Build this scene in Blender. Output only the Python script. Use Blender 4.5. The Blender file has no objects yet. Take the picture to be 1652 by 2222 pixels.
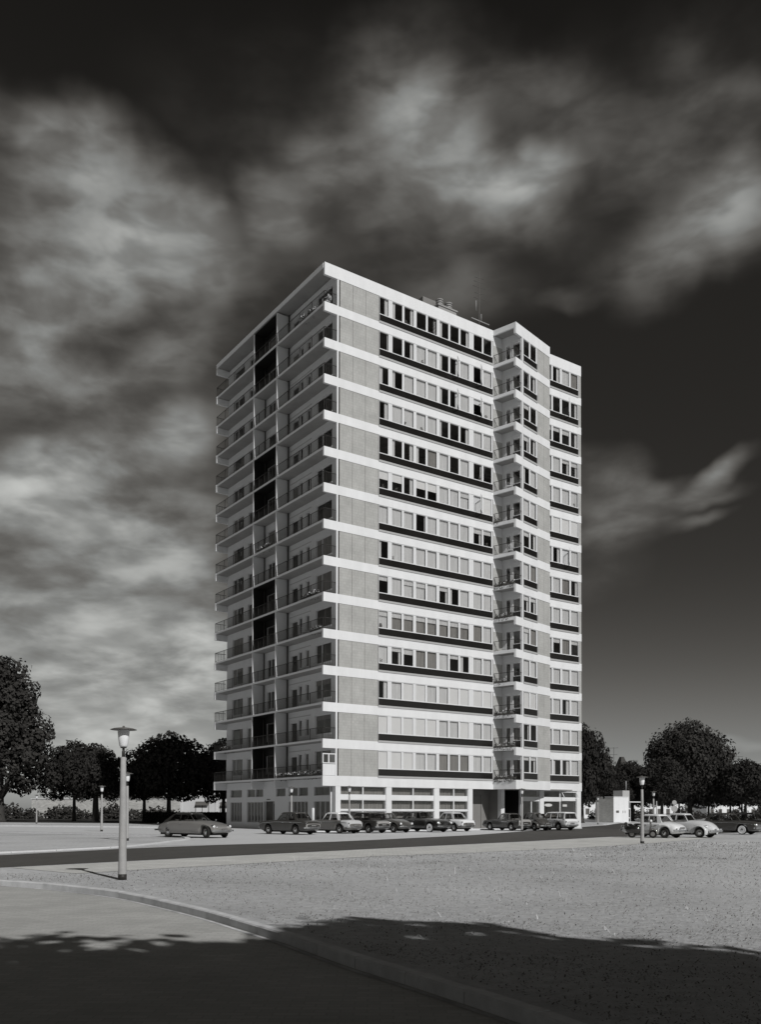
import bpy, bmesh, math, random
from math import sin, cos, pi, radians
from mathutils import Vector, Matrix
scene = bpy.context.scene
# ------------------------------------------------------------ camera
cam_d = bpy.data.cameras.new('camera'); cam = bpy.data.objects.new('camera', cam_d)
scene.collection.objects.link(cam); scene.camera = cam
cam_d.sensor_fit = 'HORIZONTAL'; cam_d.sensor_width = 36.0
cam_d.lens = 36*1956.3/1652; cam_d.shift_y = .3671
cam_d.clip_start = .1; cam_d.clip_end = 6000
cam.matrix_world = Matrix.Translation((0, 0, 1.55)) @ Matrix.Rotation(pi/2+.0219, 4, 'X') @ Matrix.Rotation(.0028, 4, 'Z')
scene.view_settings.view_transform = 'Standard'; scene.view_settings.look = 'None'
scene.view_settings.exposure = 0.0; scene.view_settings.gamma = 1.0
# ------------------------------------------------------------ sky, clouds, sun
SUN_AZ = 31.5; SUN_EL = 38.0          # sun stands behind the camera, to the right
sd = Vector((sin(radians(SUN_AZ))*cos(radians(SUN_EL)), -cos(radians(SUN_AZ))*cos(radians(SUN_EL)), sin(radians(SUN_EL))))
sl = bpy.data.lights.new('sun', 'SUN'); sl.energy = 3.05; sl.angle = radians(.5); sl.color = (1, .99, .975)
so = bpy.data.objects.new('sun', sl); scene.collection.objects.link(so)
so.rotation_euler = sd.to_track_quat('Z', 'Y').to_euler(); so.location = (40, -60, 60)
BLOBS=[
(-21.6,34.2,6.2,2.8,9,0.170),(-17.7,34.7,5.4,2.2,-3,0.100),(-20.3,31.3,8.5,3.0,8,0.150),(-14.1,31.7,5.8,2.5,6,0.110),(-21.3,27.8,7.3,3.1,24,0.130),(-14.9,29.5,7.3,1.7,13,0.060),(-14.6,26.0,5.7,1.9,26,0.080),(-21.7,25.3,3.5,2.1,8,0.080),(-16.5,21.2,8.8,2.1,18,0.120),(-20.6,18.3,9.1,3.0,6,0.150),(-12.6,22.6,3.5,2.0,21,0.070),(-10.2,32.8,3.5,1.7,4,0.040),(-12.8,34.1,4.4,1.8,-9,0.030),(1.7,38.2,5.4,2.7,-15,0.155),(2.9,36.4,4.4,2.3,-2,0.110),(-3.9,36.6,3.2,2.2,22,0.085),(-1.2,34.8,4.5,2.2,-22,0.060),(9.6,35.0,3.8,1.5,3,0.160),(7.0,34.6,5.5,2.1,-4,0.080),(-6.5,33.8,3.2,1.7,-16,0.085),(4.1,34.0,5.2,1.9,-3,0.060),(7.9,33.2,5.8,1.7,-4,0.045),(2.3,41.1,4.8,1.8,-2,0.025),(12.4,37.7,4.9,2.2,-7,0.035),(8.1,39.1,4.3,1.4,-5,0.025),(20.0,31.6,4.9,2.4,6,0.090),(21.8,32.5,3.5,2.1,-11,0.080),(20.8,36.7,4.5,1.5,-11,0.045),(17.6,34.9,3.6,1.8,-9,0.035),(22.0,34.4,2.8,1.5,-11,0.050),(18.7,38.8,2.2,1.2,-10,0.025),(16.5,30.5,5.5,1.7,-8,0.030),(12.0,29.5,2.3,0.8,-5,0.050),(16.5,29.2,3.3,1.2,-8,0.025),(4.1,30.6,4.4,1.5,-2,0.030),(2.1,36.6,16.5,4.8,-4,0.032),(18.7,35.7,9.1,5.3,-11,0.022),(-17.2,26.2,12.6,7.7,5,0.035),(-20.1,23.5,8.2,2.2,15,0.070),(-16.3,20.3,8.8,2.0,18,0.060),(-11.9,17.8,4.6,4.2,3,0.060),(-11.5,11.1,4.2,4.1,2,0.100),(3.9,30.5,7.9,2.4,-3,0.030),(-5.6,31.7,6.4,2.6,2,0.022),(-19.7,15.1,12.2,5.2,4,0.150),(-13.0,16.2,5.0,3.2,22,0.080),(-17.8,9.4,14.3,5.5,2,0.200),(-14.3,5.1,12.7,4.6,1,0.120),(-11.8,8.0,5.8,3.8,2,0.070),(-19.9,3.3,7.2,2.2,1,0.060),(13.4,20.6,3.4,1.7,-5,0.050),(14.9,19.6,3.4,0.9,-12,0.050),(13.7,18.1,3.7,1.7,-4,0.050),(16.1,18.5,3.2,0.8,8,0.060),(14.5,16.6,3.7,1.2,3,0.060),(17.5,19.4,2.1,0.6,4,0.040),(20.8,19.6,2.8,0.7,18,0.120),(18.3,18.3,3.8,0.8,12,0.060),(16.4,17.2,3.2,0.8,7,0.050),(20.1,18.4,2.7,0.6,7,0.040),(19.5,17.0,2.0,0.6,14,0.070),(13.7,14.9,3.3,1.8,-4,0.030),(21.7,4.1,3.0,0.3,2,0.050),(21.3,3.1,3.7,0.3,1,0.040),]

world = bpy.data.worlds.new('World'); scene.world = world; world.use_nodes = True
nt = world.node_tree; nt.nodes.clear(); N = nt.nodes.new; LK = nt.links.new
def math_n(op, a, b=None, c=None, clamp=False):
    n = N('ShaderNodeMath'); n.operation = op; n.use_clamp = clamp
    for i, v in enumerate((a, b, c)):
        if v is None: continue
        if isinstance(v, (int, float)): n.inputs[i].default_value = v
        else: LK(v, n.inputs[i])
    return n.outputs[0]
tc = N('ShaderNodeTexCoord'); sep = N('ShaderNodeSeparateXYZ'); LK(tc.outputs['Generated'], sep.inputs[0])
az = math_n('MULTIPLY', math_n('ARCTAN2', sep.outputs[0], sep.outputs[1]), 180/pi)
el = math_n('MULTIPLY', math_n('ARCSINE', sep.outputs[2]), 180/pi)
cmb = N('ShaderNodeCombineXYZ'); LK(az, cmb.inputs[0]); LK(el, cmb.inputs[1])
# domain warp so that the cloud edges are ragged
wn = N('ShaderNodeTexNoise'); wn.inputs['Scale'].default_value = .16; wn.inputs['Detail'].default_value = 3; LK(cmb.outputs[0], wn.inputs['Vector'])
wsub = N('ShaderNodeVectorMath'); wsub.operation = 'SUBTRACT'; LK(wn.outputs['Color'], wsub.inputs[0]); wsub.inputs[1].default_value = (.5, .5, .5)
wm = N('ShaderNodeVectorMath'); wm.operation = 'MULTIPLY_ADD'; LK(wsub.outputs[0], wm.inputs[0]); wm.inputs[1].default_value = (5, 3.5, 0); LK(cmb.outputs[0], wm.inputs[2])
acc = None
for (a0, e0, ra, re, rot, amp) in BLOBS:
    mp = N('ShaderNodeMapping'); mp.vector_type = 'TEXTURE'
    mp.inputs['Location'].default_value = (a0, e0, 0); mp.inputs['Rotation'].default_value = (0, 0, radians(rot)); mp.inputs['Scale'].default_value = (ra, re, 1)
    LK(wm.outputs[0], mp.inputs[0])
    ln = N('ShaderNodeVectorMath'); ln.operation = 'LENGTH'; LK(mp.outputs[0], ln.inputs[0])
    mr = N('ShaderNodeMapRange'); mr.interpolation_type = 'SMOOTHSTEP'; LK(ln.outputs['Value'], mr.inputs[0])
    mr.inputs[1].default_value = 0; mr.inputs[2].default_value = 1.25; mr.inputs[3].default_value = amp; mr.inputs[4].default_value = 0
    acc = mr.outputs[0] if acc is None else math_n('ADD', acc, mr.outputs[0])
# cloud texture: long soft streaks (the long exposure of the photograph)
zz_ = math_n('ADD', sep.outputs[2], .20); pl_ = N('ShaderNodeCombineXYZ'); LK(math_n('DIVIDE', sep.outputs[0], zz_), pl_.inputs[0]); LK(math_n('DIVIDE', sep.outputs[1], zz_), pl_.inputs[1])
mp = N('ShaderNodeMapping'); mp.inputs['Rotation'].default_value = (0, 0, radians(14)); mp.inputs['Scale'].default_value = (2.0, 1.9, 1); mp.inputs['Location'].default_value = (8.1, 4.4, 0); LK(pl_.outputs[0], mp.inputs[0])
n1 = N('ShaderNodeTexNoise'); n1.inputs['Scale'].default_value = 1.6; n1.inputs['Detail'].default_value = 6; n1.inputs['Roughness'].default_value = .54; n1.inputs['Distortion'].default_value = .25; LK(mp.outputs[0], n1.inputs['Vector'])
tex = N('ShaderNodeMapRange'); tex.interpolation_type = 'SMOOTHSTEP'; LK(n1.outputs['Fac'], tex.inputs[0])
tex.inputs[1].default_value = .30; tex.inputs[2].default_value = .68; tex.inputs[3].default_value = .40; tex.inputs[4].default_value = 1.5
mq = N('ShaderNodeMapping'); mq.inputs['Rotation'].default_value = (0, 0, radians(-20)); mq.inputs['Scale'].default_value = (.30, .75, 1); LK(cmb.outputs[0], mq.inputs[0])
n5 = N('ShaderNodeTexNoise'); n5.inputs['Scale'].default_value = .8; n5.inputs['Detail'].default_value = 3.0; n5.inputs['Roughness'].default_value = .48; n5.inputs['Distortion'].default_value = .2; LK(mq.outputs[0], n5.inputs['Vector'])
tx2 = N('ShaderNodeMapRange'); tx2.interpolation_type = 'SMOOTHSTEP'; LK(n5.outputs['Fac'], tx2.inputs[0])
tx2.inputs[1].default_value = .34; tx2.inputs[2].default_value = .66; tx2.inputs[3].default_value = .68; tx2.inputs[4].default_value = 1.28
cl = math_n('MULTIPLY', math_n('MULTIPLY', acc, tex.outputs[0]), tx2.outputs[0])
# broken cloud over the rest of the sky, away from the view
gm = N('ShaderNodeMapping'); gm.inputs['Scale'].default_value = (2.2, 2.2, 4); LK(tc.outputs['Generated'], gm.inputs[0])
gn = N('ShaderNodeTexNoise'); gn.inputs['Scale'].default_value = 1.4; gn.inputs['Detail'].default_value = 4; LK(gm.outputs[0], gn.inputs['Vector'])
gr = N('ShaderNodeMapRange'); gr.interpolation_type = 'SMOOTHSTEP'; LK(gn.outputs['Fac'], gr.inputs[0]); gr.inputs[1].default_value = .45; gr.inputs[2].default_value = .7; gr.inputs[3].default_value = 0; gr.inputs[4].default_value = .11
side = N('ShaderNodeMapRange'); side.interpolation_type = 'SMOOTHSTEP'; LK(math_n('ABSOLUTE', az), side.inputs[0]); side.inputs[1].default_value = 26; side.inputs[2].default_value = 45
cl = math_n('ADD', cl, math_n('MULTIPLY', gr.outputs[0], side.outputs[0]))
sky = N('ShaderNodeTexSky'); sky.sky_type = 'NISHITA'; sky.sun_disc = False
sky.sun_elevation = radians(SUN_EL); sky.sun_rotation = radians(180-SUN_AZ)
ssep = N('ShaderNodeSeparateColor'); LK(sky.outputs[0], ssep.inputs[0])
# red-filter black-and-white: only the red light of the sky, deeper with elevation
rmp = N('ShaderNodeValToRGB'); e_n = math_n('DIVIDE', el, 45, clamp=True); LK(e_n, rmp.inputs[0])
cr = rmp.color_ramp; cr.interpolation = 'B_SPLINE'
SKYR = [(0, .62), (.09, .45), (.2, .25), (.33, .155), (.5, .145), (.7, .155), (1, .09)]
cr.elements[0].position = 0; cr.elements[1].position = 1
for i, (p_, v_) in enumerate(SKYR):
    e = cr.elements[0] if i == 0 else (cr.elements[-1] if i == len(SKYR)-1 else cr.elements.new(p_))
    e.color = (v_, v_, v_, 1)
base = math_n('MULTIPLY', math_n('MULTIPLY', ssep.outputs[0], rmp.outputs[0]), 1.0)
tot = math_n('ADD', base, math_n('MULTIPLY', cl, 10.0))
tint = N('ShaderNodeMix'); tint.data_type = 'RGBA'
LK(math_n('MULTIPLY', tot, .45, clamp=True), tint.inputs[0]); tint.inputs[6].default_value = (1.08, 1.0, .90, 1); tint.inputs[7].default_value = (.985, 1.0, .965, 1)
vm = N('ShaderNodeVectorMath'); vm.operation = 'SCALE'; LK(tint.outputs[2], vm.inputs[0]); LK(tot, vm.inputs['Scale'])
bg = N('ShaderNodeBackground'); LK(vm.outputs[0], bg.inputs[0]); bg.inputs[1].default_value = .1
wo = N('ShaderNodeOutputWorld'); LK(bg.outputs[0], wo.inputs[0])
scene.render.engine = 'CYCLES'
# ------------------------------------------------------------ materials (black-and-white scene)
def mat(name, v, rough=.8, var=0., scale=4., bump=0., bscale=None, metal=0., spec=.3, stretch=(1, 1, 1), detail=6, var2=0, scale2=.3):
    m = bpy.data.materials.new(name); m.use_nodes = True; t = m.node_tree; b = t.nodes['Principled BSDF']
    k = max(0, min(1, v/.5)); tr, tb = 1.05-.06*k, .93+.085*k
    col = lambda q: (q*tr, q, q*tb, 1)
    b.inputs['Roughness'].default_value = rough; b.inputs['Metallic'].default_value = metal; b.inputs['Specular IOR Level'].default_value = spec
    b.inputs['Base Color'].default_value = col(v)
    if var or bump:
        tcn = t.nodes.new('ShaderNodeTexCoord'); mpn = t.nodes.new('ShaderNodeMapping'); mpn.inputs['Scale'].default_value = stretch
        t.links.new(tcn.outputs['Object'], mpn.inputs[0])
        nz = t.nodes.new('ShaderNodeTexNoise'); nz.inputs['Scale'].default_value = scale; nz.inputs['Detail'].default_value = detail; nz.inputs['Roughness'].default_value = .62
        t.links.new(mpn.outputs[0], nz.inputs['Vector'])
        f = nz.outputs['Fac']
        if var2:
            n2 = t.nodes.new('ShaderNodeTexNoise'); n2.inputs['Scale'].default_value = scale2; n2.inputs['Detail'].default_value = 4; t.links.new(mpn.outputs[0], n2.inputs['Vector'])
            mm = t.nodes.new('ShaderNodeMix'); mm.data_type = 'FLOAT'; mm.inputs[0].default_value = var2; t.links.new(f, mm.inputs[2]); t.links.new(n2.outputs['Fac'], mm.inputs[3]); f = mm.outputs[0]
        if var:
            r = t.nodes.new('ShaderNodeValToRGB'); r.color_ramp.elements[0].position = .3; r.color_ramp.elements[1].position = .7
            r.color_ramp.elements[0].color = col(v*(1-var)); r.color_ramp.elements[1].color = col(min(.95, v*(1+var)))
            t.links.new(f, r.inputs[0]); t.links.new(r.outputs[0], b.inputs['Base Color'])
        if bump:
            n3 = t.nodes.new('ShaderNodeTexNoise'); n3.inputs['Scale'].default_value = bscale or scale*4; n3.inputs['Detail'].default_value = 8; n3.inputs['Roughness'].default_value = .7
            t.links.new(mpn.outputs[0], n3.inputs['Vector'])
            bp = t.nodes.new('ShaderNodeBump'); bp.inputs['Strength'].default_value = 1; bp.inputs['Distance'].default_value = bump
            t.links.new(n3.outputs['Fac'], bp.inputs['Height']); t.links.new(bp.outputs[0], b.inputs['Normal'])
    return m
def glass(name, trans=.8, tint=.8, rough=.03):
    m = bpy.data.materials.new(name); m.use_nodes = True; t = m.node_tree; t.nodes.remove(t.nodes['Principled BSDF'])
    o = t.nodes['Material Output']; mx = t.nodes.new('ShaderNodeMixShader'); tr = t.nodes.new('ShaderNodeBsdfTransparent'); gl = t.nodes.new('ShaderNodeBsdfGlossy')
    tr.inputs[0].default_value = (tint, tint*.995, tint*.985, 1); gl.inputs['Roughness'].default_value = rough; gl.inputs[0].default_value = (.9, .9, .88, 1)
    lw = t.nodes.new('ShaderNodeLayerWeight'); lw.inputs[0].default_value = .5; pw = t.nodes.new('ShaderNodeMath'); pw.operation = 'POWER'; pw.inputs[1].default_value = 4.5; t.links.new(lw.outputs['Facing'], pw.inputs[0])
    ad = t.nodes.new('ShaderNodeMath'); ad.operation = 'MULTIPLY_ADD'; ad.inputs[1].default_value = .85; ad.inputs[2].default_value = .06; ad.use_clamp = True
    t.links.new(pw.outputs[0], ad.inputs[0]); t.links.new(ad.outputs[0], mx.inputs[0]); t.links.new(tr.outputs[0], mx.inputs[1]); t.links.new(gl.outputs[0], mx.inputs[2]); t.links.new(mx.outputs[0], o.inputs[0])
    return m
def brick(name, v, bw=.22, bh=.065, mortar=.012, mv=1.15, axes='xz', offset=.5, amount=.12, rough=.85, off=.5):
    m = mat(name, v, rough); t = m.node_tree; b = t.nodes['Principled BSDF']
    tcn = t.nodes.new('ShaderNodeTexCoord'); s = t.nodes.new('ShaderNodeSeparateXYZ'); t.links.new(tcn.outputs['Object'], s.inputs[0])
    c = t.nodes.new('ShaderNodeCombineXYZ'); t.links.new(s.outputs['XYZ'.index(axes[0].upper())], c.inputs[0]); t.links.new(s.outputs['XYZ'.index(axes[1].upper())], c.inputs[1])
    bt = t.nodes.new('ShaderNodeTexBrick'); t.links.new(c.outputs[0], bt.inputs[0]); bt.offset = off
    bt.inputs['Scale'].default_value = 1; bt.inputs['Brick Width'].default_value = bw; bt.inputs['Row Height'].default_value = bh; bt.inputs['Mortar Size'].default_value = mortar
    k = lambda q: (q*1.0, q, q*.97, 1)
    bt.inputs['Color1'].default_value = k(v*(1-amount)); bt.inputs['Color2'].default_value = k(v*(1+amount)); bt.inputs['Mortar'].default_value = k(v*mv)
    nz = t.nodes.new('ShaderNodeTexNoise'); nz.inputs['Scale'].default_value = .8; nz.inputs['Detail'].default_value = 6; t.links.new(tcn.outputs['Object'], nz.inputs['Vector'])
    mr_ = t.nodes.new('ShaderNodeMapRange'); t.links.new(nz.outputs['Fac'], mr_.inputs[0]); mr_.inputs[1].default_value = .3; mr_.inputs[2].default_value = .7; mr_.inputs[3].default_value = .9; mr_.inputs[4].default_value = 1.1
    vs = t.nodes.new('ShaderNodeVectorMath'); vs.operation = 'SCALE'; t.links.new(bt.outputs['Color'], vs.inputs[0]); t.links.new(mr_.outputs[0], vs.inputs['Scale'])
    t.links.new(vs.outputs[0], b.inputs['Base Color'])
    return m
M = dict(
 white=mat('white_painted_concrete', .745, .7, var=.06, scale=1.1, stretch=(1, 1, .25), bump=.002, bscale=30),
 render=mat('pale_render', .62, .85, var=.05, scale=.9, bump=.003, bscale=25),
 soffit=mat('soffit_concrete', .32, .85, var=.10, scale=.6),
 fin=mat('fin_render', .66, .8, var=.04, scale=.8),
 brick=brick('pale_facade_brick', .42, bw=.065, bh=.21, mortar=.010, mv=.80, axes='xz', off=0, amount=.09),
 black=mat('black_paint', .012, .55, var=.2, scale=2),
 spandrel=mat('dark_glass_panel', .012, .18, spec=.5, var=.3, scale=.5),
 frame=mat('white_window_frame', .68, .5, var=.03, scale=2),
 gframe=mat('grey_window_frame', .42, .5, var=.05, scale=2),
 dframe=mat('dark_window_frame', .10, .5),
 glass=glass('window_glass', tint=.95),
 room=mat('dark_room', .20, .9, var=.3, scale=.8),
 curtain=mat('net_curtain', .58, .9, var=.10, scale=1.2, stretch=(6, 6, .4)),
 gcurtain=mat('grey_curtain', .24, .9, var=.22, scale=1.6, stretch=(8, 8, .3)),
 blind=mat('white_blind', .64, .8, var=.03, scale=1),
 rail=mat('dark_railing_metal', .035, .5),
 pipe=mat('brown_drain_pipe', .06, .6),
 roofm=mat('roof_felt', .12, .9, var=.2, scale=1),
 door=mat('grey_door_panel', .20, .6, var=.06, scale=1.5),
 sand=mat('sandy_ground', .51, .95, var=.36, scale=5.5, bump=.05, bscale=11, detail=12, var2=.5, scale2=.16),
 asphalt=mat('asphalt', .072, .9, var=.22, scale=1.2, bump=.006, bscale=60, stretch=(1, .35, 1), var2=.4, scale2=.2),
 pave=brick('concrete_pavers', .56, bw=.32, bh=.32, mortar=.012, mv=.82, axes='xy', amount=.06, off=.5),
 lot=mat('worn_parking_surface', .56, .95, var=.09, scale=1.5, bump=.01, bscale=12, var2=.5, scale2=.15),
 street=brick('street_clinkers', .42, bw=.22, bh=.11, mortar=.009, mv=.86, axes='xy', amount=.08, off=.5),
 kerb=mat('concrete_kerb', .58, .85, var=.16, scale=3, bump=.004, bscale=40),
 lkerb=mat('pale_concrete_kerb', .62, .85, var=.08, scale=2),
 gutter=mat('sandy_gutter', .52, .9, var=.35, scale=2.2),
 lawn=mat('dark_lawn', .03, .95, var=.4, scale=2, bump=.05, bscale=6),
 leaf=mat('dark_foliage', .026, .8, var=.4, scale=.7, spec=.15),
 leaf2=mat('mid_foliage', .036, .75, var=.4, scale=.6, spec=.15),
 bark=mat('bark', .05, .9, var=.4, scale=6, bump=.02, stretch=(1, 1, .3)),
 pole=mat('concrete_lamp_post', .36, .8, var=.10, scale=6, bump=.002, bscale=60),
 dark=mat('dark_metal', .03, .5),
 hat=mat('lamp_hat_metal', .12, .45),
 opal=mat('opal_glass', .82, .25, spec=.5),
 chrome=mat('chrome', .62, .16, metal=1.0),
 tyre=mat('rubber_tyre', .02, .85), twall=mat('white_tyre_wall', .7, .6), rim=mat('wheel_rim', .30, .35, metal=.6),
 under=mat('underbody', .012, .9), lens=mat('lamp_lens', .75, .1, spec=.6), rlens=mat('tail_lens', .12, .15, spec=.6),
 cglass=glass('car_glass', tint=.62), seat=mat('car_seat', .16, .8), plate=mat('number_plate', .03, .5), pmark=mat('plate_mark', .42, .6),
 straw=mat('dry_straw', .62, .9, var=.2, scale=8), weed=mat('withered_weed', .17, .9, var=.3, scale=8),
 petal=mat('white_petals', .8, .8), flowerleaf=mat('flower_leaves', .06, .8, var=.4, scale=9),
 wall2=brick('pale_garden_brick', .46, bw=.5, bh=.16, mortar=.02, mv=.85, axes='xz', amount=.18),
 roof2=mat('dark_roof_tiles', .05, .8, var=.3, scale=3), gwall=brick('grey_blockwork', .6, bw=.4, bh=.12, mortar=.015, mv=1.2, axes='yz'),
 cream=mat('cream_wall', .6, .8, var=.06, scale=.5),
)
# ------------------------------------------------------------ mesh helpers
COL = scene.collection
class MB:
    def __init__(s): s.v = []; s.f = []; s.m = []; s.sm = []
    def poly(s, pts, mi=0, smooth=False):
        b = len(s.v); s.v += [tuple(p) for p in pts]; s.f.append(tuple(range(b, b+len(pts)))); s.m.append(mi); s.sm.append(smooth)
    def hexa(s, p, mi=0):   # p: 8 corners, bottom 4 ccw then top 4
        b = len(s.v); s.v += [tuple(q) for q in p]
        for q in ((0, 3, 2, 1), (4, 5, 6, 7), (0, 1, 5, 4), (1, 2, 6, 5), (2, 3, 7, 6), (3, 0, 4, 7)):
            s.f.append(tuple(b+i for i in q)); s.m.append(mi); s.sm.append(False)
    def box(s, x0, x1, y0, y1, z0, z1, mi=0):
        s.hexa([(x0, y0, z0), (x1, y0, z0), (x1, y1, z0), (x0, y1, z0), (x0, y0, z1), (x1, y0, z1), (x1, y1, z1), (x0, y1, z1)], mi)
    def fbox(s, fr, a0, a1, d0, d1, z0, z1, mi=0):
        P = lambda a, d, z: fr(a, d, z)
        s.hexa([P(a0, d0, z0), P(a1, d0, z0), P(a1, d1, z0), P(a0, d1, z0), P(a0, d0, z1), P(a1, d0, z1), P(a1, d1, z1), P(a0, d1, z1)], mi)
    def prism(s, pts, z0, z1, mi=0):
        b = len(s.v); n = len(pts); s.v += [(x, y, z0) for x, y in pts]+[(x, y, z1) for x, y in pts]
        s.f.append(tuple(range(b+n-1, b-1, -1))); s.f.append(tuple(range(b+n, b+2*n))); s.m += [mi, mi]; s.sm += [False, False]
        for i in range(n):
            j = (i+1) % n; s.f.append((b+i, b+j, b+n+j, b+n+i)); s.m.append(mi); s.sm.append(False)
    def loft(s, rings, mi=0, smooth=True, caps=True, closed=True):
        b = len(s.v); n = len(rings[0])
        for r in rings: s.v += [tuple(p) for p in r]
        for i in range(len(rings)-1):
            for j in range(n if closed else n-1):
                k = (j+1) % n; s.f.append((b+i*n+j, b+i*n+k, b+(i+1)*n+k, b+(i+1)*n+j)); s.m.append(mi); s.sm.append(smooth)
        if caps:
            s.f.append(tuple(range(b+n-1, b-1, -1))); s.m.append(mi); s.sm.append(False)
            e = b+(len(rings)-1)*n; s.f.append(tuple(range(e, e+n))); s.m.append(mi); s.sm.append(False)
    def lathe(s, prof, c=(0, 0, 0), axis='z', seg=16, mi=0, smooth=True, caps=True):
        rs = []
        for r, h in prof:
            ring = []
            for i in range(seg):
                a = 2*pi*i/seg; u, w = r*cos(a), r*sin(a)
                ring.append({'z': (c[0]+u, c[1]+w, c[2]+h), 'y': (c[0]+u, c[1]+h, c[2]+w), 'x': (c[0]+h, c[1]+u, c[2]+w)}[axis])
            rs.append(ring)
        s.loft(rs, mi, smooth, caps)
    def tube(s, p, q, r0, r1=None, seg=6, mi=0, smooth=True):
        p, q = Vector(p), Vector(q); r1 = r0 if r1 is None else r1; d = (q-p)
        if d.length < 1e-6: return
        d.normalize(); u = d.orthogonal().normalized(); w = d.cross(u)
        s.loft([[p+(u*cos(2*pi*i/seg)+w*sin(2*pi*i/seg))*r0 for i in range(seg)], [q+(u*cos(2*pi*i/seg)+w*sin(2*pi*i/seg))*r1 for i in range(seg)]], mi, smooth)
    def ell(s, c, r, seg=12, rings=7, mi=0):
        rs = []
        for i in range(rings+1):
            t = -pi/2+pi*i/rings; t = max(-pi/2+.05, min(pi/2-.05, t))
            rs.append([(c[0]+r[0]*cos(t)*cos(2*pi*j/seg), c[1]+r[1]*cos(t)*sin(2*pi*j/seg), c[2]+r[2]*sin(t)) for j in range(seg)])
        s.loft(rs, mi)
    def mesh(s, name, mats, recalc=True):
        me = bpy.data.meshes.new(name); me.from_pydata(s.v, [], s.f)
        if not isinstance(mats, (list, tuple)): mats = [mats]
        for m in mats: me.materials.append(m)
        me.polygons.foreach_set('material_index', s.m); me.polygons.foreach_set('use_smooth', s.sm)
        if recalc:
            bm = bmesh.new(); bm.from_mesh(me); bmesh.ops.recalc_face_normals(bm, faces=bm.faces); bm.to_mesh(me); bm.free()
        me.update(); return me
    def build(s, name, mats, parent=None, recalc=True, **kw):
        o = bpy.data.objects.new(name, s.mesh(name, mats, recalc)); COL.objects.link(o); o.parent = parent
        for k, v in kw.items(): o[k] = v
        return o
def thing(name, label, cat, loc=(0, 0, 0), rot=0., group=None, kind=None):
    o = bpy.data.objects.new(name, None); COL.objects.link(o); o.location = loc; o.rotation_euler = (0, 0, rot)
    o.empty_display_size = .3; o['label'] = label; o['category'] = cat
    if group: o['group'] = group
    if kind: o['kind'] = kind
    return o
def tag(o, label, cat, group=None, kind=None):
    o['label'] = label; o['category'] = cat
    if group: o['group'] = group
    if kind: o['kind'] = kind
    return o
def copy_tree(o, parent=None):
    c = o.copy(); COL.objects.link(c); c.parent = parent
    for ch in list(o.children): copy_tree(ch, c)
    return c
# ------------------------------------------------------------ the ground
KERB = [(-60, 47), (-30, 33), (-14, 23.3), (-8.2, 20.0), (-6.5, 18.8), (-4.9, 17.3), (-3.5, 15.4), (-2.5, 13.9), (-1.8, 12.7), (-1.0, 11.3), (-.3, 9.9), (.4, 8.7), (.9, 7.8), (1.6, 6.4), (3, 3), (5, -3), (9, -20), (14, -60)]
def sheet(name, pts, z, m, kind='structure', tri=True):
    me = bpy.data.meshes.new(name); bm = bmesh.new(); vs = [bm.verts.new((x, y, z)) for x, y in pts]
    f = bm.faces.new(vs); f.normal_update()
    if f.normal.z < 0: f.normal_flip()
    bmesh.ops.triangulate(bm, faces=[f]); bm.to_mesh(me); bm.free(); me.materials.append(m)
    o = bpy.data.objects.new(name, me); COL.objects.link(o); o['kind'] = kind; return o
sheet('ground', KERB[::-1]+[(-3000, 60), (-3000, 3000), (3000, 3000), (3000, -300), (14.2, -300)], 0, M['sand'])
sheet('street', [(-400, -400), (400, -400), (400, 120), (-400, 120)], -.11, M['street'])
def offs(pl, d):
    out = []
    for i, p in enumerate(pl):
        a = Vector(pl[max(0, i-1)]); b = Vector(pl[min(len(pl)-1, i+1)]); t = (b-a).normalized(); n = Vector((t.y, -t.x)); out.append((p[0]+n.x*d, p[1]+n.y*d))
    return out
def smooth_pl(pl, step=.5):   # Catmull-Rom resampling
    out = []
    for i in range(len(pl)-1):
        p0, p1, p2, p3 = (Vector(pl[max(0, i-1)]), Vector(pl[i]), Vector(pl[i+1]), Vector(pl[min(len(pl)-1, i+2)]))
        n = max(1, int((p2-p1).length/step))
        for k in range(n):
            t = k/n; out.append(tuple(.5*((2*p1)+(p2-p0)*t+(2*p0-5*p1+4*p2-p3)*t*t+(3*p1-p0-3*p2+p3)*t**3)))
    out.append(tuple(pl[-1])); return out
def kerb_run(name, pl, width, z0, z1, m, stone=1.0, gap=.012):
    b = MB(); rnd = random.Random(5)
    for i in range(len(pl)-1):
        p, q = Vector(pl[i]), Vector(pl[i+1]); L = (q-p).length
        if L < .05: continue
        t = (q-p)/L; n = Vector((t.y, -t.x)); p2, q2 = p+t*gap/2, q-t*gap/2; dz = rnd.uniform(-.004, .004); c = .018
        sec = [(0, z0), (width, z0), (width, z1-c+dz), (width-c, z1+dz), (0, z1+dz)]
        b.loft([[(p2.x+n.x*a, p2.y+n.y*a, z) for a, z in sec], [(q2.x+n.x*a, q2.y+n.y*a, z) for a, z in sec]], smooth=False)
    return b.build(name, m, kind='structure')
def resample(pl, step):
    out = [Vector(pl[0])]; acc_ = 0
    for i in range(len(pl)-1):
        a, b_ = Vector(pl[i]), Vector(pl[i+1]); L = (b_-a).length; s_ = step-acc_
        while s_ <= L: out.append(a+(b_-a)*(s_/L)); s_ += step
        acc_ = L-(s_-step)
    return [tuple(p) for p in out]
ks = smooth_pl(KERB[2:-2], .4)
kerb_run('kerb', resample(ks, 1.0), .14, -.2, .015, M['kerb'])
g1, g2 = offs(ks, .17), offs(ks, .235)
sheet('gutter', g1+g2[::-1], -.106, M['gutter'])
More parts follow.
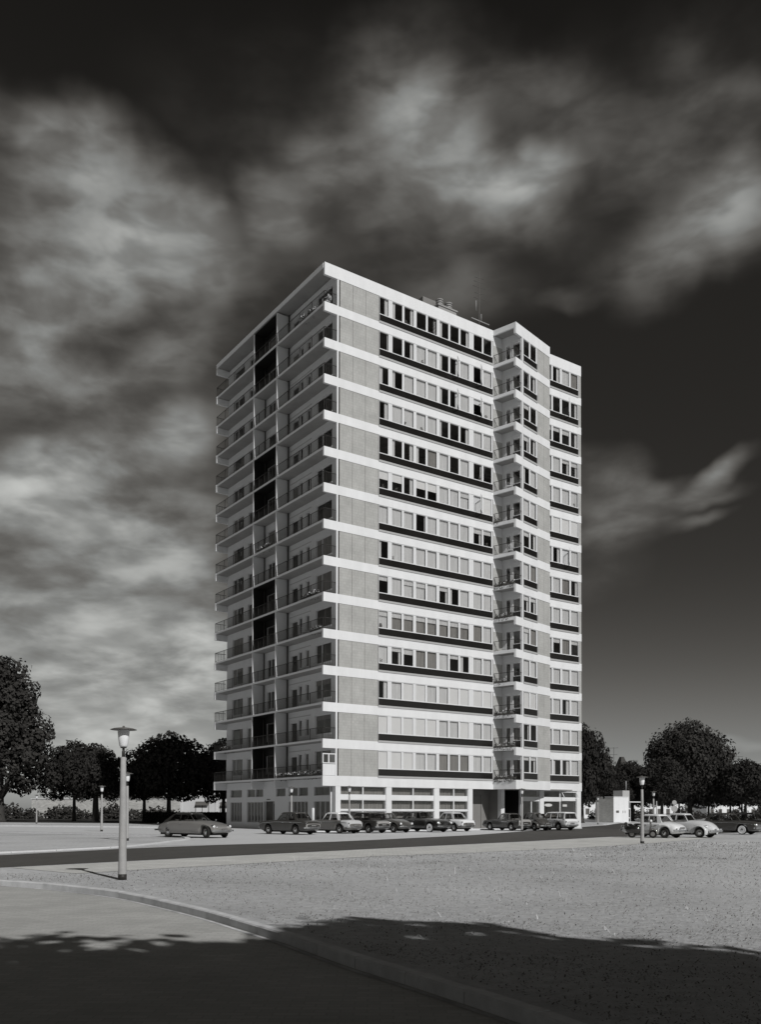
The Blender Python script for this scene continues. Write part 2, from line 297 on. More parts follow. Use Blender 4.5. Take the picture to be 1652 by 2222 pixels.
# road across the view
ROAD = [(-30, -1), (-16, 17), (-10.1, 24.7), (-7.8, 27.8), (-.2, 37.6), (3.3, 42.0), (7.6, 47.4), (14.6, 56.9), (19, 61.2), (26, 68), (60, 98), (110, 140), (107, 146), (60, 126), (34, 128), (26.5, 106), (16, 82.5), (6.0, 59.6), (-.2, 49.4), (-2.4, 46.0), (-7.4, 41.3), (-10.4, 37.0), (-12.9, 31.7), (-19, 23), (-36, 4)]
sheet('road', ROAD, .004, M['asphalt'])
sheet('pavement', [(-7.5, 22.2), (-4.44, 25.9), (-.14, 31.2), (3.25, 33.9), (8.05, 38.4), (12.53, 43.7), (22, 57), (15.0, 56.7), (7.7, 46.9), (-.1, 37.3), (-10.0, 24.4)], .008, M['pave'])
# parking apron between road and tower
sheet('parking_apron', [(-12.3, 39.2), (-7.4, 41.6), (-2.3, 46.3), (-.1, 49.7), (6.1, 59.9), (16.2, 82.9), (24, 99), (10, 96), (-4.3, 67.3), (-17, 86), (-34, 84), (-26, 66), (-13.6, 58.4), (-10.9, 52.5), (-10.2, 49), (-10.2, 45)], .004, M['lot'])
isl = smooth_pl([(-22, 20.5), (-13.55, 33.2), (-12.4, 35.6), (-11.1, 38.4), (-10.75, 42.7), (-10.65, 45.6), (-10.5, 47.9), (-10.9, 50.3), (-12.0, 53.4), (-13.8, 55.7), (-25.9, 63.4), (-45, 74)], 1.0)
kerb_run('island_kerb', resample(isl, 1.0), .30, -.05, .06, M['lkerb'])
kerb_run('far_kerb', resample([(-48, 92.5), (-32, 86.4), (-19, 82.0)], 1.5), .5, -.05, .12, M['lkerb'])
sheet('lane', [(-60, 76), (-45, 75.6), (-26.6, 66.4), (-14, 58.8), (-17, 70), (-19, 81.4), (-32, 85.4), (-60, 97)], .006, M['lot'])
kerb_run('pavement_kerb', resample(smooth_pl([(-6.5, 66.2), (13, 79.8), (17.8, 84.6), (18.6, 88), (17.4, 92)], 1.0), 1.0), .25, -.05, .10, M['lkerb'])
kerb_run('corner_kerb', resample([(26.9, 109), (34.3, 130), (62, 128.5), (95, 146)], 1.5), .5, -.05, .14, M['lkerb'])
sheet('lawn', [(-200, 118), (-50, 118), (-34, 112), (-18, 108), (-14, 125), (-14, 400), (-200, 400)], .01, M['lawn'])
# ------------------------------------------------------------ the apartment tower (local x along the sunny front, y into the block)
YAW = .9625
tower = thing('apartment_tower', 'tall white apartment block with balconies on its shaded side and parked cars at its foot', 'apartment block', (-4.395, 68.346, 0), pi/2-YAW)
F = [4.28+2.8*k for k in range(14)]; ROOF = 43.74
F0 = lambda a, d, z: (a, d, z)                                # sunny front
FL = lambda a, d, z: (1.2+d, a, z)                            # shaded wall behind the balconies
FE = lambda a, d, z: (d, a, z)                                # balcony edge
BU, BV = Vector((.970, .2415)), Vector((-.2415, .9706))
PB = Vector((17.88, -2.22)); PA = Vector((17.28, 0)); PC = PB+BU*5.687; PD = Vector((23.2, 0))
def FB(a, d, z): p = PB+BU*a+BV*d; return (p.x, p.y, z)       # splayed bay front
PS = PB+BU*1.0
def FS(a, d, z): p = PS+BV*a+BU*d; return (p.x, p.y, z)       # side wall of the bay, facing the small balconies
S_IN = 2.0
W, PF = 28.4, 19.73
# floor bands
for i in range(15):
    zt = ROOF if i == 14 else F[i]; zb = 42.78 if i == 14 else zt-(.78 if i == 0 else .70)
    b = MB(); b.box(0, 17.28, 0, .2, zb, zt)
    b.box(0, W, PF-.2, PF, zb, zt)
    b.box(23.3, W, 0, .2, zb, zt); b.box(W-.2, W, .2, PF-.2, zb, zt)
    b.build('floor_band', M['white'], tower)
    b = MB(); th = .30 if i == 14 else .16
    zz = zt-.003
    xe = .02 if i < 14 else -.03; b.box(xe, xe+.06, .2, PF-.2, zz-(.36 if i == 14 else .15), zz, 1); b.box(xe+.06, 1.5, .2, PF-.2, zz-(.355 if i == 14 else .145), zz-.003)
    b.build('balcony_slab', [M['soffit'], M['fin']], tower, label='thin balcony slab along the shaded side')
    # bay: band on the front, thin slab edge on the side, deck
    b = MB(); p = [FB(0, 0, 0), FB(5.687, 0, 0), FB(5.687, .2, 0), FB(0, .2, 0)]
    b.prism([q[:2] for q in p], zb, zt)
    te = .45 if i == 14 else (.78 if i == 0 else .27)
    q0, q1 = PB+BV*.2, PA
    b.prism([tuple(q0), tuple(q0+BU*.15), tuple(PA+BU*.15+Vector((0, .05))), tuple(PA+Vector((0, .0)))], zt-te, zt-.002)
    e = PC+BV*.2; b.prism([tuple(e), tuple(PD+Vector((0, .1))), tuple(PD+Vector((-.2, .1))), tuple(e-BU*.2)], zb, zt-.002)
    b.build('bay_band', M['white'], tower)
    b = MB(); b.prism([tuple(PB+BV*.2+BU*.15), tuple(PC+BV*.2-BU*.2), (23.0, .3), (17.43, .3)], zt-te+.004, zt-.006)
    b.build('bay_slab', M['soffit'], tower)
# inner floors and dark rooms
b = MB()
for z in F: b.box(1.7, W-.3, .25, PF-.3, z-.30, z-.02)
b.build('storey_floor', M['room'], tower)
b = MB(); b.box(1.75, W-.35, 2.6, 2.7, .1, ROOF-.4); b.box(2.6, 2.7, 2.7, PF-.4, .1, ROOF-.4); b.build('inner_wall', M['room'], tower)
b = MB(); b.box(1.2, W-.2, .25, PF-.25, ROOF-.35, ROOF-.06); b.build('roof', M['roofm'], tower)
b = MB(); b.box(W-.22, W-.02, .3, PF-.3, 0, ROOF-.9); b.box(1.5, W-.3, PF-.3, PF-.1, 0, ROOF-.9); b.build('rear_wall', M['cream'], tower)
# brickwork beside the windows
for k in range(14):
    b = MB(); z0, z1 = F[k]-.002, (F[k]+2.8-.70 if k < 13 else 42.78)+.002
    for x0, x1 in ((1.44, 2.60), (2.625, 3.81), (3.835, 5.10)): b.box(x0, x1, .03, .25, z0, z1)
    b.build('brick_panel', M['brick'], tower)
    b = MB(); b.box(28.06, W, .03, .25, z0, z1); b.build('brick_corner_strip', M['brick'], tower)
    b = MB()
    b.fbox(FB, 3.56, 4.66, .03, .25, z0, z1); b.fbox(FB, 4.68, 5.687, .03, .25, z0, z1)
    b.build('bay_brick_panel', M['brick'], tower)
    b = MB(); b.box(1.46, 5.08, .06, .2, z0-.001, z1); b.fbox(FB, 3.58, 5.6, .06, .2, z0-.001, z1); b.build('expansion_joint', M['dframe'], tower)
    zc = (F[k]+2.8-.25) if k < 13 else 43.32
    b = MB(); b.box(17.281, 19.2, .03, .25, z0, z1-.35); b.build('recess_brick_panel', M['brick'], tower)
    b = MB(); b.box(17.281, 19.2, .028, .25, z1-.35, zc); b.build('recess_lintel', M['fin'], tower)
# window strips ---------------------------------------------------------
def pleats(b, fr, a0, a1, d, z0, z1, mi, amp=.035, per=.13, fold=None):
    n = max(4, int((a1-a0)/per*4)); ph = random.uniform(0, 6)
    pts = []
    for i in range(n+1):
        a = a0+(a1-a0)*i/n; pts.append((a, d+amp*sin(2*pi*(a-a0)/per+ph+.8*sin(a*5))))
    for i in range(n):
        (p, dp), (q, dq) = pts[i], pts[i+1]
        b.poly([fr(p, dp, z0), fr(q, dq, z0), fr(q, dq, z1), fr(p, dp, z1)], mi, True)
random.seed(11)
def curtain(b, fr, a0, a1, z0, z1, code):
    # material slots: 0 net, 1 grey, 2 blind
    d = .13; w = a1-a0; h = z1-z0; r = random.random
    a0 -= .05; a1 += .05; z0 -= .02; z1 += .05
    if code == 'D':
        if r() < .35: pleats(b, fr, a1-w*.14, a1, d, z0, z1, 0)
    elif code == 'L': pleats(b, fr, a0, a1, d, z0, z1, 0)
    elif code == 'G': pleats(b, fr, a0, a1, d, z0, z1, 1)
    elif code == 'S': b.poly([fr(a0, .06, z0), fr(a1, .06, z0), fr(a1, .06, z1), fr(a0, .06, z1)], 2)
    elif code == 'h':
        pleats(b, fr, a0, a1, d-.03, z1-h*(.25+.12*r()), z1, 0)
        if r() < .4: pleats(b, fr, a1-w*.25, a1, d+.03, z0, z1, 0)
    elif code == 'H':
        pleats(b, fr, a0, a1, d-.04, z1-h*.33, z1, 0); pleats(b, fr, a0, a1-w*.12*r(), d+.04, z0, z1, 0)
    elif code == 'V':
        pleats(b, fr, a0, a1, d-.04, z1-h*.33, z1, 0); pleats(b, fr, a0, a1, d+.05, z0, z1, 1)
    elif code == 'p': pleats(b, fr, a1-w*(.3+.12*r()), a1, d, z0, z1, 0)
    elif code == 'q': pleats(b, fr, a0, a0+w*(.38+.1*r()), d, z0, z1, 0)
    elif code == 'w': pleats(b, fr, a0, a0+w*.2, d, z0, z1, 1); pleats(b, fr, a1-w*.3, a1, d, z0, z1, 0)
    elif code == 'k': b.poly([fr(a0, .06, z1-h*.5), fr(a1, .06, z1-h*.5), fr(a1, .06, z1), fr(a0, .06, z1)], 2)
    elif code == 'B':
        for i in range(12): z = z0+h*i/12; b.poly([fr(a1-w*.3, .16, z), fr(a1, .16, z), fr(a1, .18, z+h/30), fr(a1-w*.3, .18, z+h/30)], 2)
def sash(fr, a0, a1, z0, z1, ang, win):
    # side-hung sash swung outward from its right jamb
    P = lambda u, t, z: fr(a1-u*cos(ang)+t*sin(ang), -.04-u*sin(ang)-t*cos(ang), z)
    w = a1-a0; b = MB()
    for (u0, u1, q0, q1) in ((0, .06, z0, z1), (w-.06, w, z0, z1), (.06, w-.06, z0, z0+.06), (.06, w-.06, z1-.06, z1)):
        b.hexa([P(u0, -.02, q0), P(u1, -.02, q0), P(u1, .02, q0), P(u0, .02, q0), P(u0, -.02, q1), P(u1, -.02, q1), P(u1, .02, q1), P(u0, .02, q1)])
    s = b.build('open_sash', M['frame'], win)
    b = MB(); b.poly([P(.06, 0, z0+.06), P(w-.06, 0, z0+.06), P(w-.06, 0, z1-.06), P(.06, 0, z1-.06)])
    o = b.build('sash_glass', M['glass'], win, recalc=False)
def strip(fr, a0, a1, units, k, codes, opened=(), fm='frame'):
    f = F[k]; zt, zp, zb, zs = f+2.095, f+2.06, f+.68, f+.625; i = 0
    for (u0, u1, panes) in units:
        b = MB(); cuts = [u0]+[v for p in panes for v in p]+[u1]
        for j in range(0, len(cuts), 2):
            if cuts[j+1]-cuts[j] > .01: b.fbox(fr, cuts[j], cuts[j+1], -.012, .028, zb, zp)
        b.fbox(fr, u0, u1, .03, .10, zp-.03, zt); b.fbox(fr, u0, u1, -.03, .10, zs, zb)
        w = b.build('window', M[fm], tower)
        g = MB(); c = MB(); op = []
        for (p0, p1) in panes:
            code = codes[i]
            if i in opened: op.append((p0, p1))
            else: g.poly([fr(p0-.005, .018, zb), fr(p1+.005, .018, zb), fr(p1+.005, .018, zp), fr(p0-.005, .018, zp)])
            curtain(c, fr, p0, p1, zb, zp, code); i += 1
            # slim casement frame
        gf = MB()
        for (p0, p1) in panes:
            for q in ((p0, p0+.014, zb, zp), (p1-.014, p1, zb, zp), (p0+.014, p1-.014, zb, zb+.018), (p0+.014, p1-.014, zp-.018, zp)): gf.fbox(fr, q[0], q[1], -.002, .024, q[2], q[3])
        gf.build('casement', M[fm], w)
        if g.v: g.build('pane', M['glass'], w, recalc=False)
        if c.v: c.build('curtain', [M['curtain'], M['gcurtain'], M['blind']], w, recalc=False)
        for (p0, p1) in op: sash(fr, p0, p1, zb+.02, zp-.02, radians(42), w)
        if random.random() < .18 and k not in (1, 2):
            pf = MB(); pa = random.uniform(panes[0][0]+.1, panes[-1][1]-.1)
            for _ in range(16): x = pa+random.uniform(-.12, .12); z = zb+random.uniform(.02, .3); pf.poly([fr(x, .11, z), fr(x+.06, .13, z+.02), fr(x+.05, .10, z+.09), fr(x-.02, .12, z+.07)])
            pf.build('window_plant', M['flowerleaf'], w, recalc=False)
    b = MB(); b.fbox(fr, a0+.04, a1-.05, .012, .06, f+.10, zs-.002); b.build('spandrel_panel', M['spandrel'], tower)
    b = MB(); b.fbox(fr, a0, a1, -.05, .06, f-.05, f+.10)
    b.fbox(fr, a1-.05, a1+.03, -.05, .06, f+.10, zt); b.fbox(fr, a0-.02, a0+.02, -.03, .06, f+.10, zt)
    b.build('window_surround', M['gframe'], tower)
UF = [(5.10, 6.26, [(5.14, 6.02)]), (6.262, 8.69, [(6.40, 7.40), (7.59, 8.56)]), (8.692, 11.13, [(8.84, 9.83), (10.01, 10.98)]),
      (11.132, 14.76, [(11.28, 12.23), (12.41, 13.36), (13.54, 14.50)]), (14.762, 17.2, [(15.02, 15.98), (16.14, 17.08)])]
UR = [(23.4, 28.0, [(23.5, 24.45), (24.64, 25.56), (25.81, 26.78), (26.99, 27.93)])]
UB = [(1.2, 3.5, [(1.24, 2.14), (2.35, 3.28)])]
CF = ['SSSLLGGGLL', 'SSSSSLLSLL', 'pLSSLLSSSSS', 'LhhGGLhqLL', 'HVVVVVVVGL', 'hLHHLhqLLL', 'qLLLLLLLLL', 'LLLDLLLLhh', 'kkpkkLLHLS', 'DqpqGLDLDD', 'pLLLLqDpLL', 'qqLLLqpLhL', 'DDpLLqwLDL', 'pqpDBqDpDD']
CR = ['pqpL', 'LLLL', 'LLpL', 'LLLL', 'LhGh', 'LLLL', 'LLGp', 'LpLL', 'LSSS', 'LLLL', 'LLhh', 'hhhp', 'DDDp', 'DpLG']
CB = ['hh', 'DD', 'SS', 'LL', 'HG', 'hh', 'LG', 'hp', 'LL', 'qL', 'hp', 'hD', 'Dp', 'DD']
for k in range(14):
    strip(F0, 5.10, 17.24, UF, k, CF[k], {12: (6, 8), 11: (6, 8), 8: (8,)}.get(k, ()))
    strip(F0, 23.4, 28.03, UR, k, CR[k], {12: (2,), 7: (2,)}.get(k, ()))
    strip(FB, 1.2, 3.5, UB, k, CB[k])
    # side wall of the bay: corner post, glazing, balcony door
    f = F[k]; z1 = (f+2.1 if k < 13 else 42.78)
    b = MB(); b.fbox(FB, .97, 1.17, -.01, .16, f, z1); b.build('bay_post', M['frame'], tower)
    b = MB()
    for q in ((.17, .21, .6, 2.0), (.92, .99, .05, 2.0), (.17, .99, 2.0, 2.09), (.21, .92, .6, .66)): b.fbox(FS, q[0], q[1], -.02, .06, f+q[2], f+q[3])
    w = b.build('side_window', M['frame'], tower)
    b = MB(); b.poly([FS(.21, .02, f+.66), FS(.92, .02, f+.66), FS(.92, .02, f+2.0), FS(.21, .02, f+2.0)]); b.build('pane', M['glass'], w, recalc=False)
    b = MB(); b.fbox(FS, .18, .92, 0, .05, f+.03, f+.6); b.build('side_panel', M['spandrel'], tower)
    zc = f+2.55 if k < 13 else 43.32
    b = MB(); b.fbox(FS, .99, 1.10, 0, .2, f, z1-.35); b.fbox(FS, 1.74, 2.05, 0, .2, f, z1-.35); b.fbox(FS, 1.10, 1.74, 0, .2, f+2.0, z1-.35); b.fbox(FS, .17, 2.05, 0.002, .2, z1-.349, zc); b.fbox(FS, .17, .99, 0.004, .2, f+2.09, z1-.35)
    b.build('side_wall', M['fin'], tower)
    b = MB(); b.fbox(FS, 1.10, 1.22, -.01, .06, f+.03, f+2.0); b.fbox(FS, 1.60, 1.74, -.01, .06, f+.03, f+2.0); b.fbox(FS, 1.22, 1.60, -.01, .06, f+1.86, f+2.0); b.fbox(FS, 1.22, 1.60, -.01, .06, f+.03, f+.20)
    w = b.build('bay_door', M['frame'], tower)
    b = MB(); b.poly([FS(1.22, .03, f+.2), FS(1.60, .03, f+.2), FS(1.60, .03, f+1.86), FS(1.22, .03, f+1.86)]); b.build('door_glass', M['glass'], w, recalc=False)
    # bay railing A-B-post
    b = MB(); zr = f+.87
    ra, rb, rc = PA+BU*.10, PB+BU*.06+BV*.06, PB+BU*.97+BV*.06
    b.tube((*ra, zr), (*rb, zr), .022); b.tube((*rb, zr), (*rc, zr), .022)
    for s, e in ((ra, rb), (rb, rc)):
        L = (e-s).length; n = int(L/.13)
        b.tube((*s, f+.08), (*e, f+.08), .012, seg=4)
        for j in range(1, n): p = s+(e-s)*j/n; b.tube((*p, f+.08), (*p, zr), .007, seg=4)
    b.tube((*ra, zr), (*(ra+(rb-ra)*.18), f), .018, seg=4); b.tube((*rb, zr), (*rb, f), .018, seg=4)
    b.build('bay_railing', M['rail'], tower)
# rooms behind the bay stay dark
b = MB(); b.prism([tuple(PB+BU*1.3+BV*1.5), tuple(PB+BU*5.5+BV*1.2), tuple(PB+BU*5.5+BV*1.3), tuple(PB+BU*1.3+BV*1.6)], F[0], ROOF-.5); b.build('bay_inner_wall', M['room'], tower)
# shaded side -----------------------------------------------------------
def holed(b, fr, a0, a1, z0, z1, holes, d0, d1, mi=0):
    xs = sorted({a0, a1, *[h[0] for h in holes], *[h[1] for h in holes]})
    for i in range(len(xs)-1):
        x0, x1 = xs[i], xs[i+1]; hs = sorted([(h[2], h[3]) for h in holes if h[0] <= x0+1e-6 and h[1] >= x1-1e-6]); z = z0
        for h0, h1 in hs:
            if h0 > z: b.fbox(fr, x0, x1, d0, d1, z, h0, mi)
            z = h1
        if z < z1: b.fbox(fr, x0, x1, d0, d1, z, z1, mi)
LW = [(.78, 3.19, .53, 2.08, 2, 'w'), (4.18, 4.73, .55, 1.95, 1, 'w'), (5.32, 5.9, .55, 1.95, 1, 'w'), (6.09, 7.18, .08, 1.80, 1, 'd'), (8.55, 9.45, .08, 2.05, 1, 'd'), (9.7, 11.4, .48, 2.05, 2, 'w'), (13.2, 13.9, .5, 1.95, 1, 'w'), (14.1, 15.2, .08, 2.0, 1, 'd'), (16.12, 18.35, .5, 2.08, 2, 'w')]
FINS = (7.72, 11.93)
for k in range(14):
    f = F[k]; z1 = f+2.8-.15 if k < 13 else 43.3; dark = k % 4 in (0, 1)
    b = MB(); holed(b, FL, .2, PF-.2, f-.01, z1+.02, [(h[0], h[1], f+h[2], f+h[3]) for h in LW], 0, .2); b.build('balcony_wall', M['fin'], tower)
    for (a0, a1, h0, h1, n, ty) in LW:
        b = MB(); fr_ = 'frame' if not (dark and 8 < a0 < 12) else 'dframe'; bw = .07
        b.fbox(FL, a0, a0+bw, .06, .16, f+h0, f+h1); b.fbox(FL, a1-bw, a1, .06, .16, f+h0, f+h1); b.fbox(FL, a0+bw, a1-bw, .06, .16, f+h0, f+h0+bw*(1.8 if ty == 'd' else 1)); b.fbox(FL, a0+bw, a1-bw, .06, .16, f+h1-bw, f+h1)
        if n == 2 and k % 3 != 1: m_ = a0+(a1-a0)*.62; b.fbox(FL, m_-.03, m_+.03, .06, .16, f+h0+bw, f+h1-bw)
        if ty == 'w': b.fbox(FL, a0-.06, a1+.06, -.05, .02, f+h0-.05, f+h0)
        w = b.build('balcony_window' if ty == 'w' else 'balcony_door', M[fr_], tower)
        b = MB(); b.poly([FL(a0, .12, f+h0), FL(a1, .12, f+h0), FL(a1, .12, f+h1), FL(a0, .12, f+h1)]); b.build('pane', M['glass'], w, recalc=False)
        if random.random() < .45:
            b = MB(); c_ = random.choice('hqpG' if ty == 'w' else 'GD'); curtain(b, FL, a0+.05, a1-.05, f+h0, f+h1, c_)
            if b.v: b.build('curtain', [M['gcurtain'], M['gcurtain'], M['gcurtain']], w, recalc=False)
    b = MB(); b.fbox(FL, 3.9, 7.4, -.03, -.002, f+2.16, f+2.22); b.build('door_canopy', M['gframe'], tower)
    # fins between the balconies, painted black inside in pairs of storeys
    for t in FINS:
        b = MB(); b.box(.05, 1.25, t, t+.15, f-.003, z1-.003); b.build('divider_fin', M['fin'], tower)
    if dark:
        b = MB(); b.box(.10, 1.2, 11.905, 11.928, f, z1-.02); holed(b, FL, 7.9, 11.90, f, z1-.02, [(h[0], h[1], f+h[2], f+h[3]) for h in LW if 8 < h[0] < 12], -.02, -.001)
        b.box(.08, 1.17, 7.9, 11.9, z1-.024, z1-.004); b.build('black_lining', M['black'], tower)
    # railing
    b = MB(); zr = f+.87; zl = f+.08
    for t0, t1 in ((.1, 7.70), (7.9, 11.9), (12.1, PF-.1)):
        b.tube((.04, t0, zr), (.04, t1, zr), .024, seg=5); b.tube((.04, t0, zl), (.04, t1, zl), .014, seg=4)
        n = int((t1-t0)/.115)
        for j in range(n+1):
            t = t0+(t1-t0)*j/n; b.box(.034, .046, t-.006, t+.006, zl, zr)
        for j in range(0, 5): t = t0+(t1-t0)*j/4; b.box(.02, .055, t-.016, t+.016, f-.02, zr)
    for yy in (.06, PF-.06):
        if not (k == 0 and yy < 1):
            b.tube((.04, yy, zr), (1.15, yy, zr), .024, seg=5); b.tube((.04, yy, zl), (1.15, yy, zl), .014, seg=4)
            for j in range(8): x = .05+j*.155; b.box(x-.009, x+.009, yy-.009, yy+.009, zl, zr)
    b.build('balcony_railing', M['rail'], tower)
    b = MB(); b.box(1.15, 1.29, 0.0, .16, f, z1-.55); b.build('corner_post', M['white'], tower)
    b = MB(); b.box(1.30, 1.43, .05, .22, f, z1-.55); b.build('downpipe', M['pipe'], tower)
    b = MB(); b.tube((1.08, 7.55, f), (1.08, 7.55, z1), .06, seg=8); b.tube((1.08, 11.78, f), (1.08, 11.78, z1), .05, seg=8); b.build('drainpipe', M['pipe'], tower)
# enclosed balcony end on the lowest floor
f = F[0]; b = MB()
for q in ((0, 1.2, .92, 1.0), (0, 1.2, 1.62, 1.70), (0, .09, 1.0, 1.62), (1.11, 1.2, 1.0, 1.62), (.50, .62, 1.0, 1.62)): b.box(q[0], q[1], .02, .08, f+q[2], f+q[3])
w = b.build('windscreen', M['frame'], tower, label='small white glazed screen closing the end of the lowest balcony')
b = MB(); b.box(.02, 1.18, .03, .07, f+.02, f+.88)
for j in range(9): b.box(.06+j*.135, .075+j*.135, .018, .03, f+.04, f+.86)
b.build('screen_panel', M['white'], w)
b = MB(); b.poly([(.09, .05, f+1.0), (1.11, .05, f+1.0), (1.11, .05, f+1.62), (.09, .05, f+1.62)]); b.build('pane', M['glass'], w, recalc=False)
b = MB(); b.box(0, 1.2, .028, .07, f+.88, f+.915); b.build('screen_rail', M['rail'], w)
# fins hanging below the lowest balcony
for t in FINS:
    b = MB(); b.box(.05, 1.25, t, t+.15, 3.5, F[0]-.16); b.build('hanging_fin', M['fin'], tower)
# roof things that belong to the block
b = MB(); b.box(11.8, 13.7, 3.0, 6.0, ROOF-.1, 46.4); b.build('stair_housing', M['door'], tower)
b = MB(); b.box(12.75, 14.75, 2.0, 2.75, ROOF-.1, 45.45); b.box(12.65, 14.85, 1.93, 2.82, 45.45, 45.57); ch = b.build('chimney', M['soffit'], tower)
for x in (13.15, 14.15):
    b = MB()
    prof = [(.27, 0), (.27, .12), (.33, .13), (.33, .19), (.27, .20), (.27, .32), (.33, .33), (.33, .39), (.27, .40), (.27, .52), (.34, .53), (.34, .60), (.05, .66)]
    b.lathe(prof, (x, 2.37, 45.57), seg=14, smooth=False); b.build('chimney_pot', M['soffit'], ch)
# ground floor, sunny side
b = MB(); b.box(1.17, W, .12, .4, 3.50, 4.2); b.build('ground_floor_lintel', M['white'], tower)
for x0, x1 in ((1.17, 1.63), (5.95, 6.47), (10.82, 11.34), (14.48, 14.96), (18.22, 18.63), (22.97, 23.46), (27.75, 28.3)):
    b = MB(); b.box(x0, x1, .02, .45, 0, 3.52); b.build('pillar', M['white'], tower)
def shop(fr, a0, a1, mull, z0, z1, code, d=.10, fm='frame', name='shop_window', cm=('curtain', 'gcurtain', 'blind')):
    b = MB(); xs = [a0]+list(mull)+[a1]
    b.fbox(fr, a0, a1, d, d+.1, z0, z0+.05); b.fbox(fr, a0, a1, d, d+.1, z1-.05, z1)
    for x in xs: b.fbox(fr, max(a0, x-.05), min(a1, x+.05), d-.01, d+.11, z0+.05, z1-.05)
    w = b.build(name, M[fm], tower)
    b = MB(); b.poly([fr(a0, d+.05, z0), fr(a1, d+.05, z0), fr(a1, d+.05, z1), fr(a0, d+.05, z1)]); b.build('pane', M['glass'], w, recalc=False)
    if code:
        b = MB(); h = z1-z0; zz = z1-h*(.22 if code == 'c' else 0)
        f2 = lambda a, dd, z: fr(a, dd+d-.05, z)
        for i in range(len(xs)-1): pleats(b, f2, xs[i]+.05, xs[i+1]-.05, .42, z0, zz, 1, amp=.05, per=.16)
        b.build('curtain', [M[c] for c in cm], w, recalc=False)
    return w
for a0, a1, mu in ((1.63, 5.95, (3.75,)), (6.47, 10.82, (8.67,)), (11.34, 14.48, (12.94,))):
    shop(F0, a0, a1, mu, 2.83, 3.50, 'c'); shop(F0, a0, a1, mu, 1.70, 2.48, 'c'); shop(F0, a0, a1, mu, .35, 1.60, None)
for a0, a1 in ((1.63, 5.95), (6.47, 10.82), (11.34, 14.48)):
    b = MB(); b.box(a0, a1, .09, .3, 2.482, 2.828); b.build('transom_panel', M['white'], tower)
    b = MB(); b.box(a0, a1, .06, .3, 1.602, 1.698); b.build('sill', M['white'], tower)
    b = MB(); b.box(a0, a1, .09, .3, 0, .348); b.build('base_panel', M['white'], tower)
for q in ((20.85, 22.97, 2.56, 2.86), (23.46, 27.75, 2.56, 2.86), (23.46, 27.75, 0, .4)): b = MB(); b.box(q[0], q[1], .09, .3, q[2], q[3]); b.build('transom_panel', M['white'], tower)
b = MB(); b.box(20.6, 20.86, .04, .3, 0, 3.5); b.build('pillar', M['white'], tower)
# recessed entrance and passage
b = MB(); b.box(14.96, 15.55, 1.6, 1.7, 0, 3.5); b.box(17.3, 18.4, 1.6, 1.7, 0, 3.5); b.box(15.55, 17.3, 1.6, 1.7, 3.0, 3.5); b.box(14.96, 15.0, .45, 1.6, 0, 3.5); b.box(18.24, 18.44, .45, 1.6, 0, 3.5); b.build('entrance_recess', M['door'], tower)
b = MB(); b.box(15.56, 17.28, 1.63, 1.68, 0, 2.98); w = b.build('entrance_door', M['door'], tower); b = MB(); b.box(15.7, 15.74, 1.58, 1.63, .95, 1.25); b.build('door_handle', M['chrome'], w)
b = MB(); b.box(18.6, 18.66, .45, 6, 0, 3.5); b.box(20.55, 20.62, .3, 6, 0, 3.5); b.box(18.5, 20.7, 6, 6.1, 0, 3.5); b.box(18.5, 20.7, .5, 6.1, 3.45, 3.52); b.build('passage_wall', M['black'], tower)  # near-black walls: the darkness of the deep passage is put into their colour
b = MB(); b.prism([(17.28, 0.2), tuple(PB+BV*.2), tuple(PC+BV*.2), (W-.1, .2), (W-.1, PF-.3), (1.3, PF-.3), (1.3, .3)], 3.53, 3.62); b.build('ground_floor_ceiling', M['soffit'], tower)
shop(F0, 20.85, 22.97, (), 2.86, 3.50, None, name='cafe_window'); shop(F0, 23.46, 27.75, (25.6,), 2.86, 3.50, None, name='cafe_window'); shop(F0, 23.46, 27.75, (25.6,), .4, 2.56, None, name='cafe_window'); shop(F0, 21.95, 22.97, (), .4, 2.56, None, name='cafe_window')
shop(F0, 20.86, 21.95, (), .02, 2.56, None, name='cafe_door')
b = MB(); P_ = lambda u, z: (25.72+u, .02-(3.42-z)*.62, z)
for q in ((0, .07, 2.80, 3.42), (1.9, 1.97, 2.80, 3.42), (.07, 1.9, 2.80, 2.87), (.07, 1.9, 3.36, 3.42)):
    b.hexa([P_(q[0], q[2]), P_(q[1], q[2]), (*P_(q[1], q[2])[:1], P_(q[1], q[2])[1]+.04, q[2]), (*P_(q[0], q[2])[:1], P_(q[0], q[2])[1]+.04, q[2]), P_(q[0], q[3]), P_(q[1], q[3]), (P_(q[1], q[3])[0], P_(q[1], q[3])[1]+.04, q[3]), (P_(q[0], q[3])[0], P_(q[0], q[3])[1]+.04, q[3])])
b.build('open_fanlight', M['frame'], tower)
b = MB()
for i in range(16):
    t = i/15*2*pi; u = Vector((cos(t), sin(t)))
b.lathe([(.01, 0), (.5, .0), (.5, .03), (.01, .03)], (24.35, .35, 2.18), axis='y', seg=24, smooth=False)
me_ = b.mesh('cafe_sign', M['white']); sg = bpy.data.objects.new('cafe_sign', me_); COL.objects.link(sg); sg.parent = tower; sg.scale = (1, 1, .28); sg.location = (0, 0, 2.18*(1-.28))
b = MB(); b.box(26.2, 26.75, .34, .37, 2.05, 2.30); b.build('cafe_notice', M['white'], tower)
